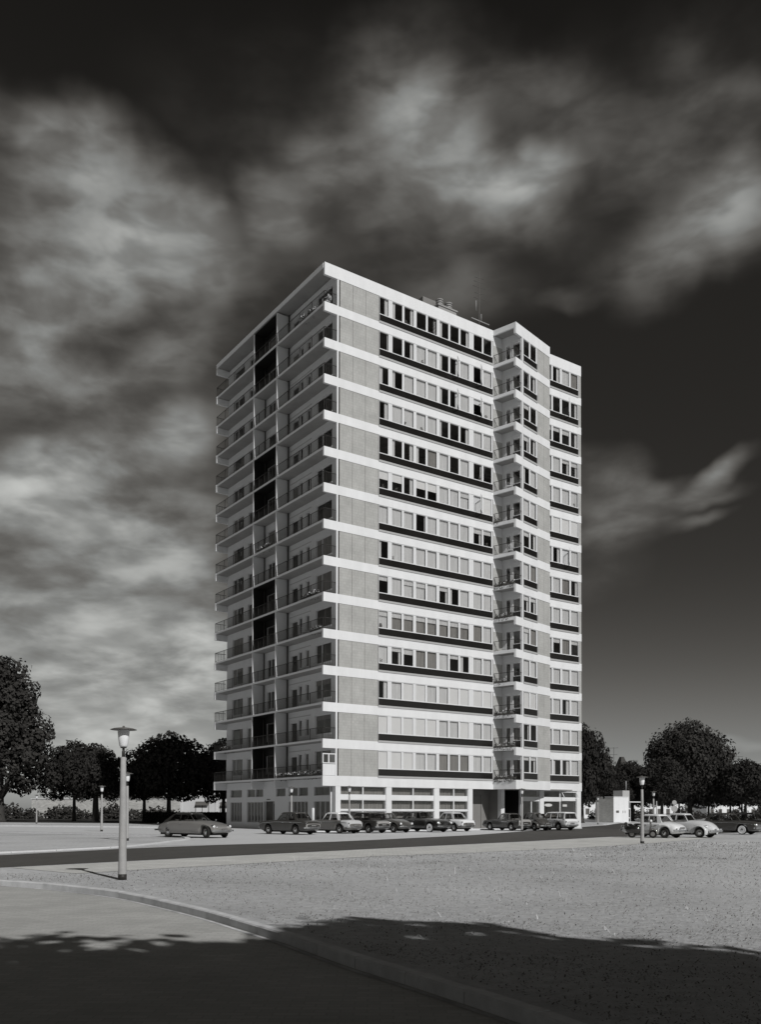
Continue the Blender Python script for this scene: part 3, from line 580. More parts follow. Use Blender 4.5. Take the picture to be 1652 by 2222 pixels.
# ground floor, shaded side
UP = [(.94, 3.32), (4.27, 5.79), (5.92, 7.45), (8.0, 9.65), (12.02, 13.5), (13.59, 15.15), (16.21, 18.61)]
LO = [(.94, 3.32, 3), (4.27, 7.45, 5), (12.02, 15.15, 5), (16.21, 18.61, 4)]
b = MB(); holes = [(a, c, 2.80, 3.50) for a, c in UP]+[(a, c, .55, 2.36) for a, c, n in LO]+[(9.9, 11.9, .02, 2.40)]
xs = sorted({v for h in holes for v in h[:2]}); holed(b, FL, .2, PF-.3, 0, 4.12, holes, 0, .25); b.build('ground_floor_wall', M['fin'], tower)
for a, c in UP: shop(FL, a, c, (), 2.80, 3.50, None, fm='gframe', name='upper_light')
for a, c, n in LO: shop(FL, a, c, [a+(c-a)*i/n for i in range(1, n)], .55, 2.36, None, fm='gframe', name='lower_light')
b = MB(); b.fbox(FL, 9.9, 9.98, .9, 1.0, 0, 2.4); b.fbox(FL, 10.9, 11.0, .9, 1.0, 0, 2.4); b.fbox(FL, 11.8, 11.9, .9, 1.0, 0, 2.4); b.fbox(FL, 11.0, 11.8, .9, 1.0, 2.2, 2.4)
w = b.build('side_entrance_door', M['gframe'], tower); b = MB(); b.poly([FL(9.98, .95, 0), FL(11.8, .95, 0), FL(11.8, .95, 2.2), FL(9.98, .95, 2.2)]); b.build('door_glass', M['glass'], w, recalc=False)
b = MB(); b.fbox(FL, 10.7, 11.3, -.02, .0, 2.52, 2.60); b.build('number_sign', M['dframe'], tower)
b = MB(); b.tube((1.14, .62, 0), (1.14, .62, 3.45), .05, seg=8); b.build('rainpipe', M['white'], tower)
b = MB(); b.box(.2, 1.2, .2, PF-.2, 3.50-.0, 3.52) if 0 else None
b = MB(); b.box(1.1, W, -.0, .5, -.01, .12); b.build('plinth', M['kerb'], tower)
SHADE = [(8.2, -5.6, 5.6, 11.5, 5.0), (13.6, -9.8, 5.0, 9.5, 4.5), (1.7, -5.0, 5.4, 12.4, 4.0), (8.0, -14.0, 5.5, 9.0, 4.0), (-4.5, -6.0, 5.6, 11.0, 4.0), (-11.5, -3.0, 6.0, 12.0, 4.0)]
# ------------------------------------------------------------ cars
def lerp(pl, x):
    if x <= pl[0][0]: return pl[0][1]
    for (x0, y0), (x1, y1) in zip(pl, pl[1:]):
        if x <= x1: t = (x-x0)/(x1-x0); return y0+(y1-y0)*t
    return pl[-1][1]
def slerp(pl, x):     # smooth interpolation through the same points
    if x <= pl[0][0]: return pl[0][1]
    if x >= pl[-1][0]: return pl[-1][1]
    for i in range(len(pl)-1):
        if x <= pl[i+1][0]:
            p0, p1, p2, p3 = pl[max(0, i-1)], pl[i], pl[i+1], pl[min(len(pl)-1, i+2)]
            h = p2[0]-p1[0]; t = (x-p1[0])/h
            m1 = (p2[1]-p0[1])/(p2[0]-p0[0])*h if p2[0] != p0[0] else 0; m2 = (p3[1]-p1[1])/(p3[0]-p1[0])*h if p3[0] != p1[0] else 0
            t2, t3 = t*t, t*t*t
            return (2*t3-3*t2+1)*p1[1]+(t3-2*t2+t)*m1+(-2*t3+3*t2)*p2[1]+(t3-t2)*m2
def paint(name, v):
    m = mat(name, v, .28, spec=.5); m.node_tree.nodes['Principled BSDF'].inputs['Coat Weight'].default_value = .6; m.node_tree.nodes['Principled BSDF'].inputs['Coat Roughness'].default_value = .06; return m
def make_car(name, label, loc, heading, S, cat='car', group=None):
    """S: L W H wb, top=[(x,z)] bonnet-belt-boot line, wid=[(x,halfwidth factor)], sill, cab=(windscreen foot, roof front, roof rear, rear window foot), belt, colours"""
    L, W, H, wb = S['L'], S['W'], S['H'], S['wb']; hw = W/2; wr = S.get('wr', .31); off = S.get('woff', 0.)
    root = thing(name, label, cat, (loc[0], loc[1], .006), radians(heading), group)
    pm = S['paint']; rm = S.get('roofpaint', pm); tail = S.get('tailpaint')
    xf, xr = wb/2+off, -wb/2+off; top, wid = S['top'], S['wid']; sill = S.get('sill', .24); belt = S['belt']
    arch = S.get('arch', (wr+.07, wr+.07))
    def bot(x):
        e = .10*max(0, (abs(x)-L/2+.5)/.5)**2+sill
        for xw, ra in ((xf, arch[0]), (xr, arch[1])):
            if ra and abs(x-xw) < ra: e = max(e, wr+math.sqrt(max(0, ra*ra-(x-xw)**2))*.98)
        return e
    side_r = S.get('side', 1.0)
    def ring(x, o=0.):
        w = hw*slerp(wid, x); t = slerp(top, x); bo = min(bot(x), t-.06); h = t-bo; q = S.get('round', .09)
        mid = bo+h*.45
        half = [(0, bo), (w*.80, bo), (w*.955+o, bo+min(.05, h*.2)), (w*1.0+o, bo+h*.30), (w*1.0+o, mid), (w*.992+o, bo+h*.68), (w*.972+o, t-q*.75), (w*.93, t-q*.2), (w*.84, t+.004), (w*.55, t+S.get('crown', .03)*.8), (0, t+S.get('crown', .03))]
        return [(x, y, z) for y, z in half]+[(x, -y, z) for y, z in half[-2:0:-1]]
    xs = [-L/2+L*i/72 for i in range(73)]
    e0 = [ring(xs[0])]; b = MB(); rr = []
    for x in xs: rr.append(ring(x))
    c0 = [(rr[0][0][0]-.02, p[1]*.86, .5*(p[2]-.55)+.55 if 0 else (p[2]-rr[0][0][2])*.84+rr[0][0][2]+.03) for p in rr[0]]
    c1 = [(rr[-1][0][0]+.02, p[1]*.86, (p[2]-rr[-1][0][2])*.84+rr[-1][0][2]+.03) for p in rr[-1]]
    b.loft([c0]+rr+[c1], 0, True)
    if tail:
        for i, f in enumerate(b.f):
            cx = sum(b.v[j][0] for j in f)/len(f)
            if cx < S.get('tailx', -L/2+.05) and b.v[f[0]][2] > .45: b.m[i] = 1
    body = b.build('body', [pm, tail or pm], root)
    b = MB(); b.box(-L/2+.35, L/2-.35, -hw*.72, hw*.72, .17, .40); b.build('underbody', M['under'], root)
    # greenhouse
    f0, f1, r1, r0 = S['cab']; wb_, wt = hw*S.get('gb', .90), hw*S.get('gt', .70); ex = S.get('ex', 5.)
    def outline(t, o=0., n=40, lift=0):   # t 0 belt .. 1 roof edge
        xa, xb = f0+(f1-f0)*t, r0+(r1-r0)*t; w = wb_+(wt-wb_)*t; cx, rx = (xa+xb)/2, (xa-xb)/2; pts = []
        for i in range(n):
            a = 2*pi*i/n; ca, sa = cos(a), sin(a); px = (abs(ca)**(2/ex))*(1 if ca >= 0 else -1); py = (abs(sa)**(2/ex))*(1 if sa >= 0 else -1)
            bow = S.get('bow', .07)*(1-py*py)*(1 if px > 0 else -.6)
            z = belt+(H-.10-belt)*t+lift
            if t == 0: z = min(slerp(top, cx+px*rx)-.03, belt)
            pts.append((cx+px*(rx+o)+bow*(1-t*.4), py*(w+o), z))
        return pts
    b = MB(); b.loft([outline(0), outline(1)], 0, True, caps=False); b.build('window', M['cglass'], root)
    def roofring(sc, dz, o=.0):
        base = outline(1, o+.012); cx = (f1+r1)/2; return [(cx+(p[0]-cx)*sc, p[1]*sc, H-.10+dz) for p in base]
    b = MB(); b.loft([roofring(1, -.035), roofring(1.0, .0), roofring(.965, .045), roofring(.86, .075), roofring(.6, .093), roofring(.25, .10)], 0, True); b.build('roof', rm, root)
    # pillars: strips laid on the greenhouse
    def pillar(x0b, x1b, x0t, x1t, nm='pillar', m=None):
        for sg in (1, -1):
            q = MB(); o = .006; P = lambda x, t: (x, sg*(wb_+(wt-wb_)*t+o), belt-.03+(H-.10-belt+.03)*t); Q = lambda x, t: (x, sg*(wb_+(wt-wb_)*t-.03), belt-.03+(H-.10-belt+.03)*t)
            q.hexa([Q(x0b, 0), Q(x1b, 0), P(x1b, 0), P(x0b, 0), Q(x0t, 1), Q(x1t, 1), P(x1t, 1), P(x0t, 1)]); q.build(nm, m or rm, root)
    for p in S['pillars']: pillar(*p)
    for sx in (0, 1):
        for sg in (1, -1):
            ring0, ring1 = outline(0, .004), outline(1, .004); i = {(0, 1): 5, (0, -1): 35, (1, 1): 15, (1, -1): 25}[(sx, sg)]
            q = MB(); q.tube(ring0[i], ring1[i], S.get('pr', .034), S.get('pr', .034)*.9, seg=6); q.build('pillar', rm, root)
    # doors
    for x0, x1 in S['doors']:
        for sg in (1, -1):
            q = MB(); n = 5; ptsr = []
            for i in range(n+1):
                x = x0+(x1-x0)*i/n; r = ring(x, .006); ptsr.append([(p[0], p[1]*sg, p[2]) for p in r[2:7]])
            for i in range(n):
                for j in range(4): q.poly([ptsr[i][j], ptsr[i+1][j], ptsr[i+1][j+1], ptsr[i][j+1]], 0, True)
            d = q.build('door', pm, root, recalc=False)
            q = MB(); hy = hw*slerp(wid, x0+.12)*.985+.012; hz = slerp(top, x0+.15)-.15; q.box(x0+.08, x0+.25, sg*hy-.012, sg*hy+.02, hz-.012, hz+.012); q.build('door_handle', M['chrome'], d)
    for x0, x1 in S['doors']:   # door shut lines
        q = MB()
        for x in (x0-.008,):
            for sg in (1, -1):
                r = ring(x, .003); r2 = ring(x+.02, .003)
                for j in range(2, 7): q.poly([(r[j][0], r[j][1]*sg, r[j][2]), (r2[j][0], r2[j][1]*sg, r2[j][2]), (r2[j+1][0], r2[j+1][1]*sg, r2[j+1][2]), (r[j+1][0], r[j+1][1]*sg, r[j+1][2])] if j < 6 else [(r[j][0], r[j][1]*sg, r[j][2]), (r2[j][0], r2[j][1]*sg, r2[j][2]), (r2[j][0], r2[j][1]*sg*.99, r2[j][2]+.03), (r[j][0], r[j][1]*sg*.99, r[j][2]+.03)], 0)
        q.build('shut_line', M['under'], root, recalc=False)
    if S.get('trim'):
        for sg in (1, -1):
            q = MB(); z = S['trim']; pts = [( -L/2+.15+(L-.3)*i/20) for i in range(21)]
            for a, c in zip(pts, pts[1:]):
                ya, yc = hw*slerp(wid, a)*1.0+.004, hw*slerp(wid, c)*1.0+.004; za, zc = slerp(top, a)-z, slerp(top, c)-z
                q.poly([(a, sg*ya, za-.012), (c, sg*yc, zc-.012), (c, sg*yc, zc+.012), (a, sg*ya, za+.012)])
            q.build('side_trim', M['chrome'], root, recalc=False)
    # fenders for the round cars
    for (fx, fz, rx, rz, y, ry) in S.get('fenders', ()):
        for sg in (1, -1):
            q = MB(); n = 13; rs = []
            for i in range(n):
                a = -.35+(pi+.55)*i/(n-1); ring_ = []
                for j in range(9):
                    bta = -pi/2+pi*j/8+.0; d = 1+.0*j
                    rad = .80+.20*cos(bta); ring_.append((fx+rx*rad*cos(a), sg*(y+ry*sin(bta)*.9+ry*.1), fz+rz*rad*sin(a)))
                rs.append(ring_)
            q.loft(rs, 0, True, caps=False, closed=False)
            q.build('fender', S.get('fpaint', pm), root, recalc=True)
    # wheels
    ty = S.get('track', hw-.13)
    for xw in (xf, xr):
        for sg in (1, -1):
            q = MB(); y0 = sg*(S.get('rtrack', ty) if xw == xr else ty); rr_ = wr
            prof = [(.10, -.085), (rr_-.06, -.085), (rr_-.02, -.075), (rr_, -.045), (rr_, .045), (rr_-.02, .075), (rr_-.05, .085), (rr_*.62, .080), (rr_*.60, .05), (.02, .04)]
            prof = [(r, h*sg) for r, h in prof]; q.lathe(prof, (0, 0, 0), 'y', 24)
            w = q.build('wheel', M['tyre'], root); w.location = (xw, y0, wr)
            q = MB()
            if S.get('whitewall'): q.lathe([(rr_*.86, .086*sg), (rr_*.86, .0885*sg), (rr_*.62, .0885*sg), (rr_*.62, .082*sg)], (0, 0, 0), 'y', 24); q.build('white_wall', M['twall'], w); q = MB()
            q.lathe([(rr_*.60, .052*sg), (rr_*.60, .072*sg), (rr_*.52, .060*sg), (rr_*.40, .058*sg)], (0, 0, 0), 'y', 20); q.build('rim', M['rim'], w)
            q = MB(); q.lathe([(rr_*.40, .058*sg), (rr_*.36, .082*sg), (rr_*.2, .10*sg), (.01, .104*sg)], (0, 0, 0), 'y', 18); q.build('hubcap', M['chrome'], w)
            if S.get('steer') and xw == xf: w.rotation_euler = (0, 0, radians(S['steer']))
    # bumpers
    for sx in (1, -1):
        q = MB(); z = S.get('bz', (.46, .46))[0 if sx > 0 else 1]; pts = []
        for i in range(13):
            u = -1+i/6; y = u*hw*.97; x = sx*(L/2+.07-.16*abs(u)**3); pts.append((x, y, z))
        for a, c in zip(pts, pts[1:]):
            q.hexa([(a[0]-.03, a[1], z-.045), (c[0]-.03, c[1], z-.045), (c[0]+.03*1, c[1], z-.045), (a[0]+.03, a[1], z-.045), (a[0]-.03, a[1], z+.045), (c[0]-.03, c[1], z+.045), (c[0]+.03, c[1], z+.045), (a[0]+.03, a[1], z+.045)])
        if S.get('over'):
            for u in (-.45, .45): q.box(sx*(L/2+.04)-.05, sx*(L/2+.04)+.05, u*hw-.035, u*hw+.035, z-.09, z+.13)
        q.build('bumper', M['chrome'], root)
    # lamps
    for y, z, r in S.get('head', ((hw*.74, .68, .09),)):
        for sg in (1, -1):
            q = MB(); x = L/2-.02+S.get('hx', 0); q.lathe([(r*.9, -.16), (r*1.12, -.03), (r*1.12, .03), (r*1.0, .045)], (x, y*sg, z), 'x', 16); h = q.build('headlight', M['chrome'], root)
            q = MB(); q.lathe([(r, .04), (r*.9, .065), (r*.5, .085), (.01, .09)], (x, y*sg, z), 'x', 16); q.build('lens', M['lens'], h)
    for y, z, w_, h_ in S.get('taill', ((hw*.84, .70, .05, .09),)):
        for sg in (1, -1):
            q = MB(); x = -L/2-.0+S.get('tx', 0); q.ell((x, y*sg, z), (.05, w_, h_), 10, 6); h = q.build('tail_light', M['chrome'], root)
            q = MB(); q.ell((x-.012, y*sg, z), (.048, w_*.82, h_*.82), 10, 6); q.build('lens', M['rlens'], h)
    for sx in (1, -1):
        if sx == 1 and S.get('nofp'): continue
        q = MB(); x = sx*(L/2+S.get('px', .035)); z = S.get('pz', (.46, .60))[0 if sx > 0 else 1]; q.box(x-.012 if sx > 0 else x-.012, x+.012, -.23, .23, z-.055, z+.055)
        p = q.build('number_plate', M['plate'], root); q = MB()
        for i, u in enumerate((-.17, -.10, -.02, .05, .13, .18)): q.box(x+sx*.013-.003, x+sx*.013+.003, u-.02, u+.018, z-.03, z+.03)
        q.build('plate_characters', M['pmark'], p)
    # grille
    if S.get('grille'):
        g0, g1, gw = S['grille']; q = MB(); x = L/2+.012; q.box(x-.05, x, -gw, gw, g0, g1); g = q.build('grille', M['under'], root); q = MB()
        n = 6
        for i in range(n): z = g0+(g1-g0)*(i+.5)/n; q.box(x, x+.012, -gw, gw, z-.008, z+.008)
        q.build('grille_bars', M['chrome'], g)
    # seats, steering wheel, mirror
    for x in (f0-.75, f0-1.55):
        if x < r0+.15: continue
        q = MB(); q.hexa([(x-.12, -wb_*.86, belt-.25), (x+.03, -wb_*.86, belt-.25), (x+.03, wb_*.86, belt-.25), (x-.12, wb_*.86, belt-.25), (x-.26, -wb_*.80, belt+.12), (x-.17, -wb_*.80, belt+.12), (x-.17, wb_*.80, belt+.12), (x-.26, wb_*.80, belt+.12)]); q.build('seat', M['seat'], root)
    q = MB(); cx_, cy_, cz_ = f0-.42, hw*.42, belt+.03
    ringp = [(cx_-.07*sin(a), cy_+.19*cos(a), cz_+.17*sin(a)) for a in [2*pi*i/14 for i in range(15)]]
    for a, c in zip(ringp, ringp[1:]): q.tube(a, c, .012, seg=5)
    q.build('steering_wheel', S.get('wheelm', M['under']), root)
    if S.get('mirror'):
        q = MB(); q.tube((f0-.05, hw*.93, belt), (f0-.02, hw*1.03, belt+.08), .01, seg=5); q.ell((f0-.02, hw*1.04, belt+.10), (.02, .06, .045), 8, 5); q.build('side_mirror', M['chrome'], root)
    return root
P_ = {k: paint(k, v) for k, v in dict(grey_paint=.19, dark_grey_paint=.045, mid_grey_paint=.13, black_paint_gloss=.012, light_paint=.50, white_paint=.74, cream_paint=.60, dark_paint=.028, charcoal_paint=.06, silver_paint=.30).items()}
wid3 = lambda L, a=.90, b=.86: [(-L/2, b), (-L/2+.35, .965), (-L/2+1.0, 1), (L/2-1.2, 1), (L/2-.4, .97), (L/2, a)]
def saloon(L, W, H, wb, hood=.93, boot=.92, nose=.80, tailz=.86, cab=None, belt=.95, **kw):
    f0, f1, r1, r0 = cab
    S = dict(L=L, W=W, H=H, wb=wb, belt=belt, cab=cab, wid=wid3(L), top=[(-L/2, tailz-.16), (-L/2+.08, tailz), (-L/2+.5, boot), (r0+.1, belt-.01), (0, belt), (f0-.05, belt), (f0+.3, hood), (L/2-.5, hood-.05), (L/2-.08, nose), (L/2, nose-.14)])
    m_ = (f0+r0)/2+.05
    S['doors'] = kw.pop('doors', [(m_, f0-.1), (r0+.35, m_)]); S['pillars'] = kw.pop('pillars', [(m_-.04, m_+.04, m_-.04, m_+.03), (r0+.0, r0+.22, r1+.0, r1+.14)])
    S.update(kw); return S
ROW = 'cars parked in front of the tower'
ROW2 = 'cars parked at the right of the lamp post'
DS = dict(L=4.8, W=1.79, H=1.47, wb=3.12, woff=.18, wr=.34, belt=.93, cab=(.92, .28, -1.02, -1.78), gb=.86, gt=.64, bow=.16, sill=.24, arch=(.43, .20), round=.16, crown=.05,
          top=[(-2.4, .62), (-2.3, .70), (-1.9, .83), (-1.4, .93), (-.6, .955), (.6, .955), (1.0, .93), (1.5, .86), (2.0, .73), (2.28, .60), (2.4, .50)],
          wid=[(-2.4, .60), (-2.2, .72), (-1.6, .88), (-.8, .97), (.3, 1.0), (1.4, 1.0), (2.0, .95), (2.3, .86), (2.4, .74)],
          doors=[(-.36, .72), (-1.42, -.36)], pillars=[(-.39, -.33, -.42, -.38), (-1.70, -1.36, -1.02, -.90)], pr=.028, rtrack=.64, paint=P_['grey_paint'], roofpaint=P_['dark_paint'],
          head=((.66, .66, .085), (.45, .60, .06)), hx=-.16, taill=((.52, .82, .04, .05),), bz=(.42, .44), pz=(.46, .5), px=.05, mirror=True, steer=-16, track=.74, wheelm=M['frame'], over=False)
make_car('parked_car', 'long streamlined grey saloon with a dark roof, alone at the left of the row', (-10.95, 52.83), -33.0, DS, group='cars around the tower')
make_car('parked_car', 'dark saloon with grey tail panel, leftmost of the row before the tower', (-6.13, 60.71), 141,
    saloon(4.43, 1.62, 1.50, 2.54, cab=(.62, .28, -1.12, -1.42), paint=P_['dark_grey_paint'], tailpaint=P_['silver_paint'], tailx=-2.19, over=True, trim=.12, taill=((.68, .78, .05, .07),), bow=.10), group=ROW)
make_car('parked_car', 'two-tone saloon with white roof and grey flanks, second in the row', (-3.32, 64.03), 138,
    saloon(4.3, 1.65, 1.49, 2.6, cab=(.60, .24, -1.0, -1.35), paint=P_['mid_grey_paint'], roofpaint=P_['white_paint'], tailpaint=P_['light_paint'], tailx=-1.5, trim=.14, bow=.12, taill=((.68, .72, .05, .06),)), group=ROW)
make_car('parked_car', 'boxy dark saloon with a pale flat tail, right beside the white-roofed saloon', (-1.27, 65.54), 136,
    saloon(4.2, 1.6, 1.5, 2.5, cab=(.60, .30, -1.25, -1.50), paint=P_['dark_paint'], tailpaint=P_['silver_paint'], tailx=-2.05, ex=7., gt=.76), group=ROW)
make_car('parked_car', 'small round-nosed dark grey car facing the road beside the big black saloon', (.60, 67.26), -46,
    dict(L=4.0, W=1.55, H=1.46, wb=2.4, belt=.94, cab=(.55, .12, -.95, -1.35), sill=.26, round=.2, crown=.07, wid=[(-2, .62), (-1.6, .85), (-.8, 1), (.8, .98), (1.6, .88), (2, .66)],
         top=[(-2, .62), (-1.8, .80), (-1.2, .94), (0, .96), (.7, .94), (1.3, .88), (1.75, .74), (2, .55)], doors=[(-.45, .45)], pillars=[(-.5, -.42, -.5, -.44), (-1.45, -1.15, -1.1, -.9)], paint=P_['charcoal_paint'],
         head=((.58, .66, .085),), hx=-.12, over=True), group=ROW)
make_car('parked_car', 'big gleaming black saloon with whitewall tyres in the row before the tower', (3.31, 69.23), -46,
    dict(L=4.6, W=1.75, H=1.56, wb=2.75, belt=1.0, cab=(.55, .12, -1.15, -1.62), sill=.27, round=.18, crown=.06, wr=.34, wid=[(-2.3, .66), (-1.9, .86), (-1, 1), (1.2, 1), (1.9, .94), (2.3, .78)],
         top=[(-2.3, .66), (-2.05, .84), (-1.5, .97), (0, 1.02), (.7, 1.0), (1.4, .95), (2.0, .84), (2.3, .66)], doors=[(-.35, .5), (-1.15, -.35)], pillars=[(-.4, -.32, -.42, -.36), (-1.65, -1.25, -1.2, -1.0)], paint=P_['black_paint_gloss'],
         head=((.68, .70, .10), (.42, .62, .06)), hx=-.10, over=True, whitewall=True, grille=(.50, .78, .22)), group=ROW)
make_car('parked_car', 'white-tailed two-tone saloon with pale roof, parked last before the gap in the row', (5.48, 72.07), 130,
    saloon(4.4, 1.65, 1.52, 2.6, cab=(.58, .22, -.95, -1.36), paint=P_['mid_grey_paint'], roofpaint=P_['light_paint'], tailpaint=P_['white_paint'], tailx=-.9, bow=.13, taill=((.70, .74, .05, .07),), hood=.95), group=ROW)
make_car('parked_car', 'dark two-door saloon with small tail fins, first right of the gap', (10.46, 74.66), 126,
    saloon(4.35, 1.6, 1.45, 2.5, cab=(.52, .16, -.90, -1.2), paint=P_['dark_grey_paint'], tailpaint=P_['silver_paint'], tailx=-2.12, belt=.90, boot=.90, tailz=.92, doors=[(-.5, .42)], trim=.16, taill=((.72, .86, .05, .08),)), group=ROW)
BEETLE = dict(L=4.07, W=1.54, H=1.50, wb=2.4, belt=.95, cab=(.52, .16, -.95, -1.30), gb=.80, gt=.62, bow=.05, sill=.26, arch=(.38, .38), round=.22, crown=.10,
    wid=[(-2.03, .40), (-1.7, .62), (-1.2, .78), (-.6, .84), (.5, .84), (1.1, .74), (1.6, .58), (2.03, .34)],
    top=[(-2.03, .50), (-1.8, .74), (-1.45, .95), (-1.1, 1.0), (0, .97), (.6, .97), (1.1, .95), (1.55, .84), (1.85, .66), (2.03, .48)],
    fenders=((1.2, .34, .52, .46, .62, .20), (-1.2, .34, .50, .44, .62, .20)), doors=[(-.40, .50)], pillars=[(-.46, -.38, -.44, -.38), (-1.42, -1.05, -1.15, -.80)], head=((.58, .66, .085),), hx=-.42, taill=((.60, .66, .04, .06),), tx=.28,
    bz=(.42, .42), px=.0, pz=(.42, .62), over=True, ex=4.)
make_car('parked_car', 'dark beetle-shaped car between the finned saloon and the pale estate', (12.52, 75.57), 126, dict(BEETLE, paint=P_['charcoal_paint']), group=ROW)
make_car('parked_car', 'pale two-tone estate car, rightmost of the row before the tower', (14.90, 77.41), 124,
    saloon(4.3, 1.68, 1.56, 2.5, cab=(.65, .30, -1.98, -2.08), paint=P_['light_paint'], roofpaint=P_['white_paint'], tailpaint=P_['white_paint'], tailx=-2.0, belt=.98, boot=.97, tailz=.95, ex=8., gt=.78, gb=.93, bow=.03,
           doors=[(-.35, .5), (-1.15, -.35)], pillars=[(-.39, -.31, -.39, -.31), (-1.19, -1.11, -1.19, -1.11), (-2.0, -1.86, -1.98, -1.84)], taill=((.70, .74, .04, .08),)), group=ROW)
make_car('parked_car', 'white rounded saloon behind the scooter and the right-hand lamp post', (16.77, 55.41), 130,
    dict(L=3.95, W=1.52, H=1.44, wb=2.27, woff=-.05, wr=.30, belt=.90, cab=(.72, .42, -.72, -1.12), sill=.25, round=.17, crown=.07, gt=.70, wid=[(-1.97, .66), (-1.7, .84), (-1.1, .98), (0, 1), (1.1, .97), (1.7, .84), (1.97, .62)],
         top=[(-1.97, .56), (-1.85, .70), (-1.5, .84), (-1.05, .91), (0, .93), (.7, .91), (1.3, .86), (1.75, .74), (1.97, .54)], doors=[(-.10, .62), (-.82, -.10)], pillars=[(-.13, -.07, -.13, -.07), (-1.05, -.72, -.80, -.60)],
         paint=P_['white_paint'], head=((.55, .62, .085),), hx=-.12, taill=((.58, .55, .035, .05),), over=True, pz=(.44, .60)), group=ROW2)
make_car('parked_car', 'pale grey beetle-shaped car between the white saloon and the dark saloon with whitewalls', (19.10, 56.25), -47, dict(BEETLE, paint=P_['cream_paint'], steer=10), group=ROW2)
make_car('parked_car', 'dark saloon with whitewall tyres behind the pale beetle-shaped car', (24.99, 64.83), -45,
    saloon(4.6, 1.75, 1.52, 2.7, cab=(.75, .36, -1.05, -1.45), paint=P_['dark_grey_paint'], whitewall=True, trim=.13, grille=(.50, .74, .5), ex=6., wr=.33), group=ROW2)
make_car('parked_car', 'black saloon at the right edge, half hidden behind the whitewalled dark saloon', (28.6, 69.0), -47,
    saloon(4.4, 1.7, 1.55, 2.6, cab=(.6, .25, -1.0, -1.4), paint=P_['black_paint_gloss'], grille=(.5, .74, .3)), group=ROW2)
# ------------------------------------------------------------ scooter
sc = thing('motor_scooter', 'dark motor scooter with a rounded leg shield, parked beside the white saloon', 'scooter', (15.75, 54.2, .006), radians(-28))
for x in (.62, -.62):
    b = MB(); r = .24; b.lathe([(.05, -.05), (r-.03, -.055), (r, -.03), (r, .03), (r-.03, .055), (.05, .05)], (0, 0, 0), 'y', 20); w = b.build('wheel', M['tyre'], sc); w.location = (x, 0, r)
    b = MB(); b.lathe([(.13, -.06), (.13, .06), (.03, .07)], (0, 0, 0), 'y', 14); b.build('rim', M['rim'], w)
b = MB()
b.loft([[(-1.0+.0, 0.02*i, .45+.01*i) for i in range(3)]+[(-1.0, -.02, .44)]]+[[(x, w*cos(a), z+h*sin(a)) for a in (0, pi/2, pi, 3*pi/2)] for x, w, z, h in ()], caps=False) if 0 else None
prof = [(-.98, .10, .50, .12), (-.85, .22, .50, .22), (-.6, .27, .52, .26), (-.3, .25, .52, .24), (-.05, .14, .46, .16)]
b.loft([[(x, w*cos(2*pi*i/12), z+h*sin(2*pi*i/12)) for i in range(12)] for x, w, z, h in prof]); b.build('rear_cowl', P_['black_paint_gloss'], sc)
b = MB(); b.box(-.1, .42, -.16, .16, .24, .29)
b.loft([[(.40+.03*j, y, .27) for j in (0, 1) for y in ((-.2, .2) if j == 0 else (.2, -.2))], [(.50+.03*j, y, .75) for j in (0, 1) for y in ((-.27, .27) if j == 0 else (.27, -.27))], [(.44+.03*j, y, 1.0) for j in (0, 1) for y in ((-.14, .14) if j == 0 else (.14, -.14))]]); b.build('leg_shield', P_['charcoal_paint'], sc)
b = MB()
for i in range(9):
    pass
b.loft([[(.62+x*cos(a)*1.0, y, .26+x*sin(a)) for y, x in ((-.10, .24), (-.08, .30), (0, .33), (.08, .30), (.10, .24))] for a in [(-.1+2.6*i/9) for i in range(10)]], caps=False, closed=False); b.build('mudguard', P_['mid_grey_paint'], sc)
b = MB(); b.tube((.62, 0, .30), (.44, 0, 1.02), .03); b.tube((.42, -.32, 1.08), (.44, 0, 1.02), .018); b.tube((.44, 0, 1.02), (.42, .32, 1.08), .018); hb = b.build('handlebar', M['chrome'], sc)
b = MB(); b.ell((.50, 0, 1.02), (.09, .09, .09), 12, 8); b.build('headlight', M['lens'], hb)
b = MB(); b.ell((-.30, 0, .82), (.24, .15, .06), 12, 6); b.ell((-.72, 0, .80), (.16, .13, .06), 12, 6); b.build('saddle', M['tyre'], sc)
b = MB(); b.lathe([(.05, -.06), (.22, -.05), (.22, .05), (.05, .06)], (-.98, 0, .72), 'x', 16); b.build('spare_wheel', M['tyre'], sc)
# ------------------------------------------------------------ street lamps
def make_lamp():
    r = thing('street_lamp', 'x', 'street lamp')
    b = MB(); b.lathe([(.094, 0.0), (.092, .13), (.088, .6), (.078, 1.4), (.068, 2.1), (.058, 2.76)], seg=20); b.build('post', M['pole'], r)
    b = MB(); b.lathe([(.097, .0), (.096, .13)], seg=20); b.build('foot_band', M['dark'], r)
    b = MB(); b.lathe([(.036, 2.74), (.036, 2.88), (.028, 2.9), (.028, 2.96), (.07, 2.965), (.07, 2.985)], seg=12); b.build('neck', M['dark'], r)
    b = MB(); b.lathe([(.075, 2.985), (.095, 3.02), (.115, 3.15), (.135, 3.38), (.13, 3.385)], seg=20); b.build('lantern', M['opal'], r)
    b = MB(); b.lathe([(.29, 3.372), (.295, 3.378), (.22, 3.405), (.12, 3.42), (.03, 3.428), (.025, 3.46), (.01, 3.465)], seg=28); b.lathe([(.28, 3.37), (.12, 3.372)], seg=28) ; b.build('hat', M['hat'], r)
    return r
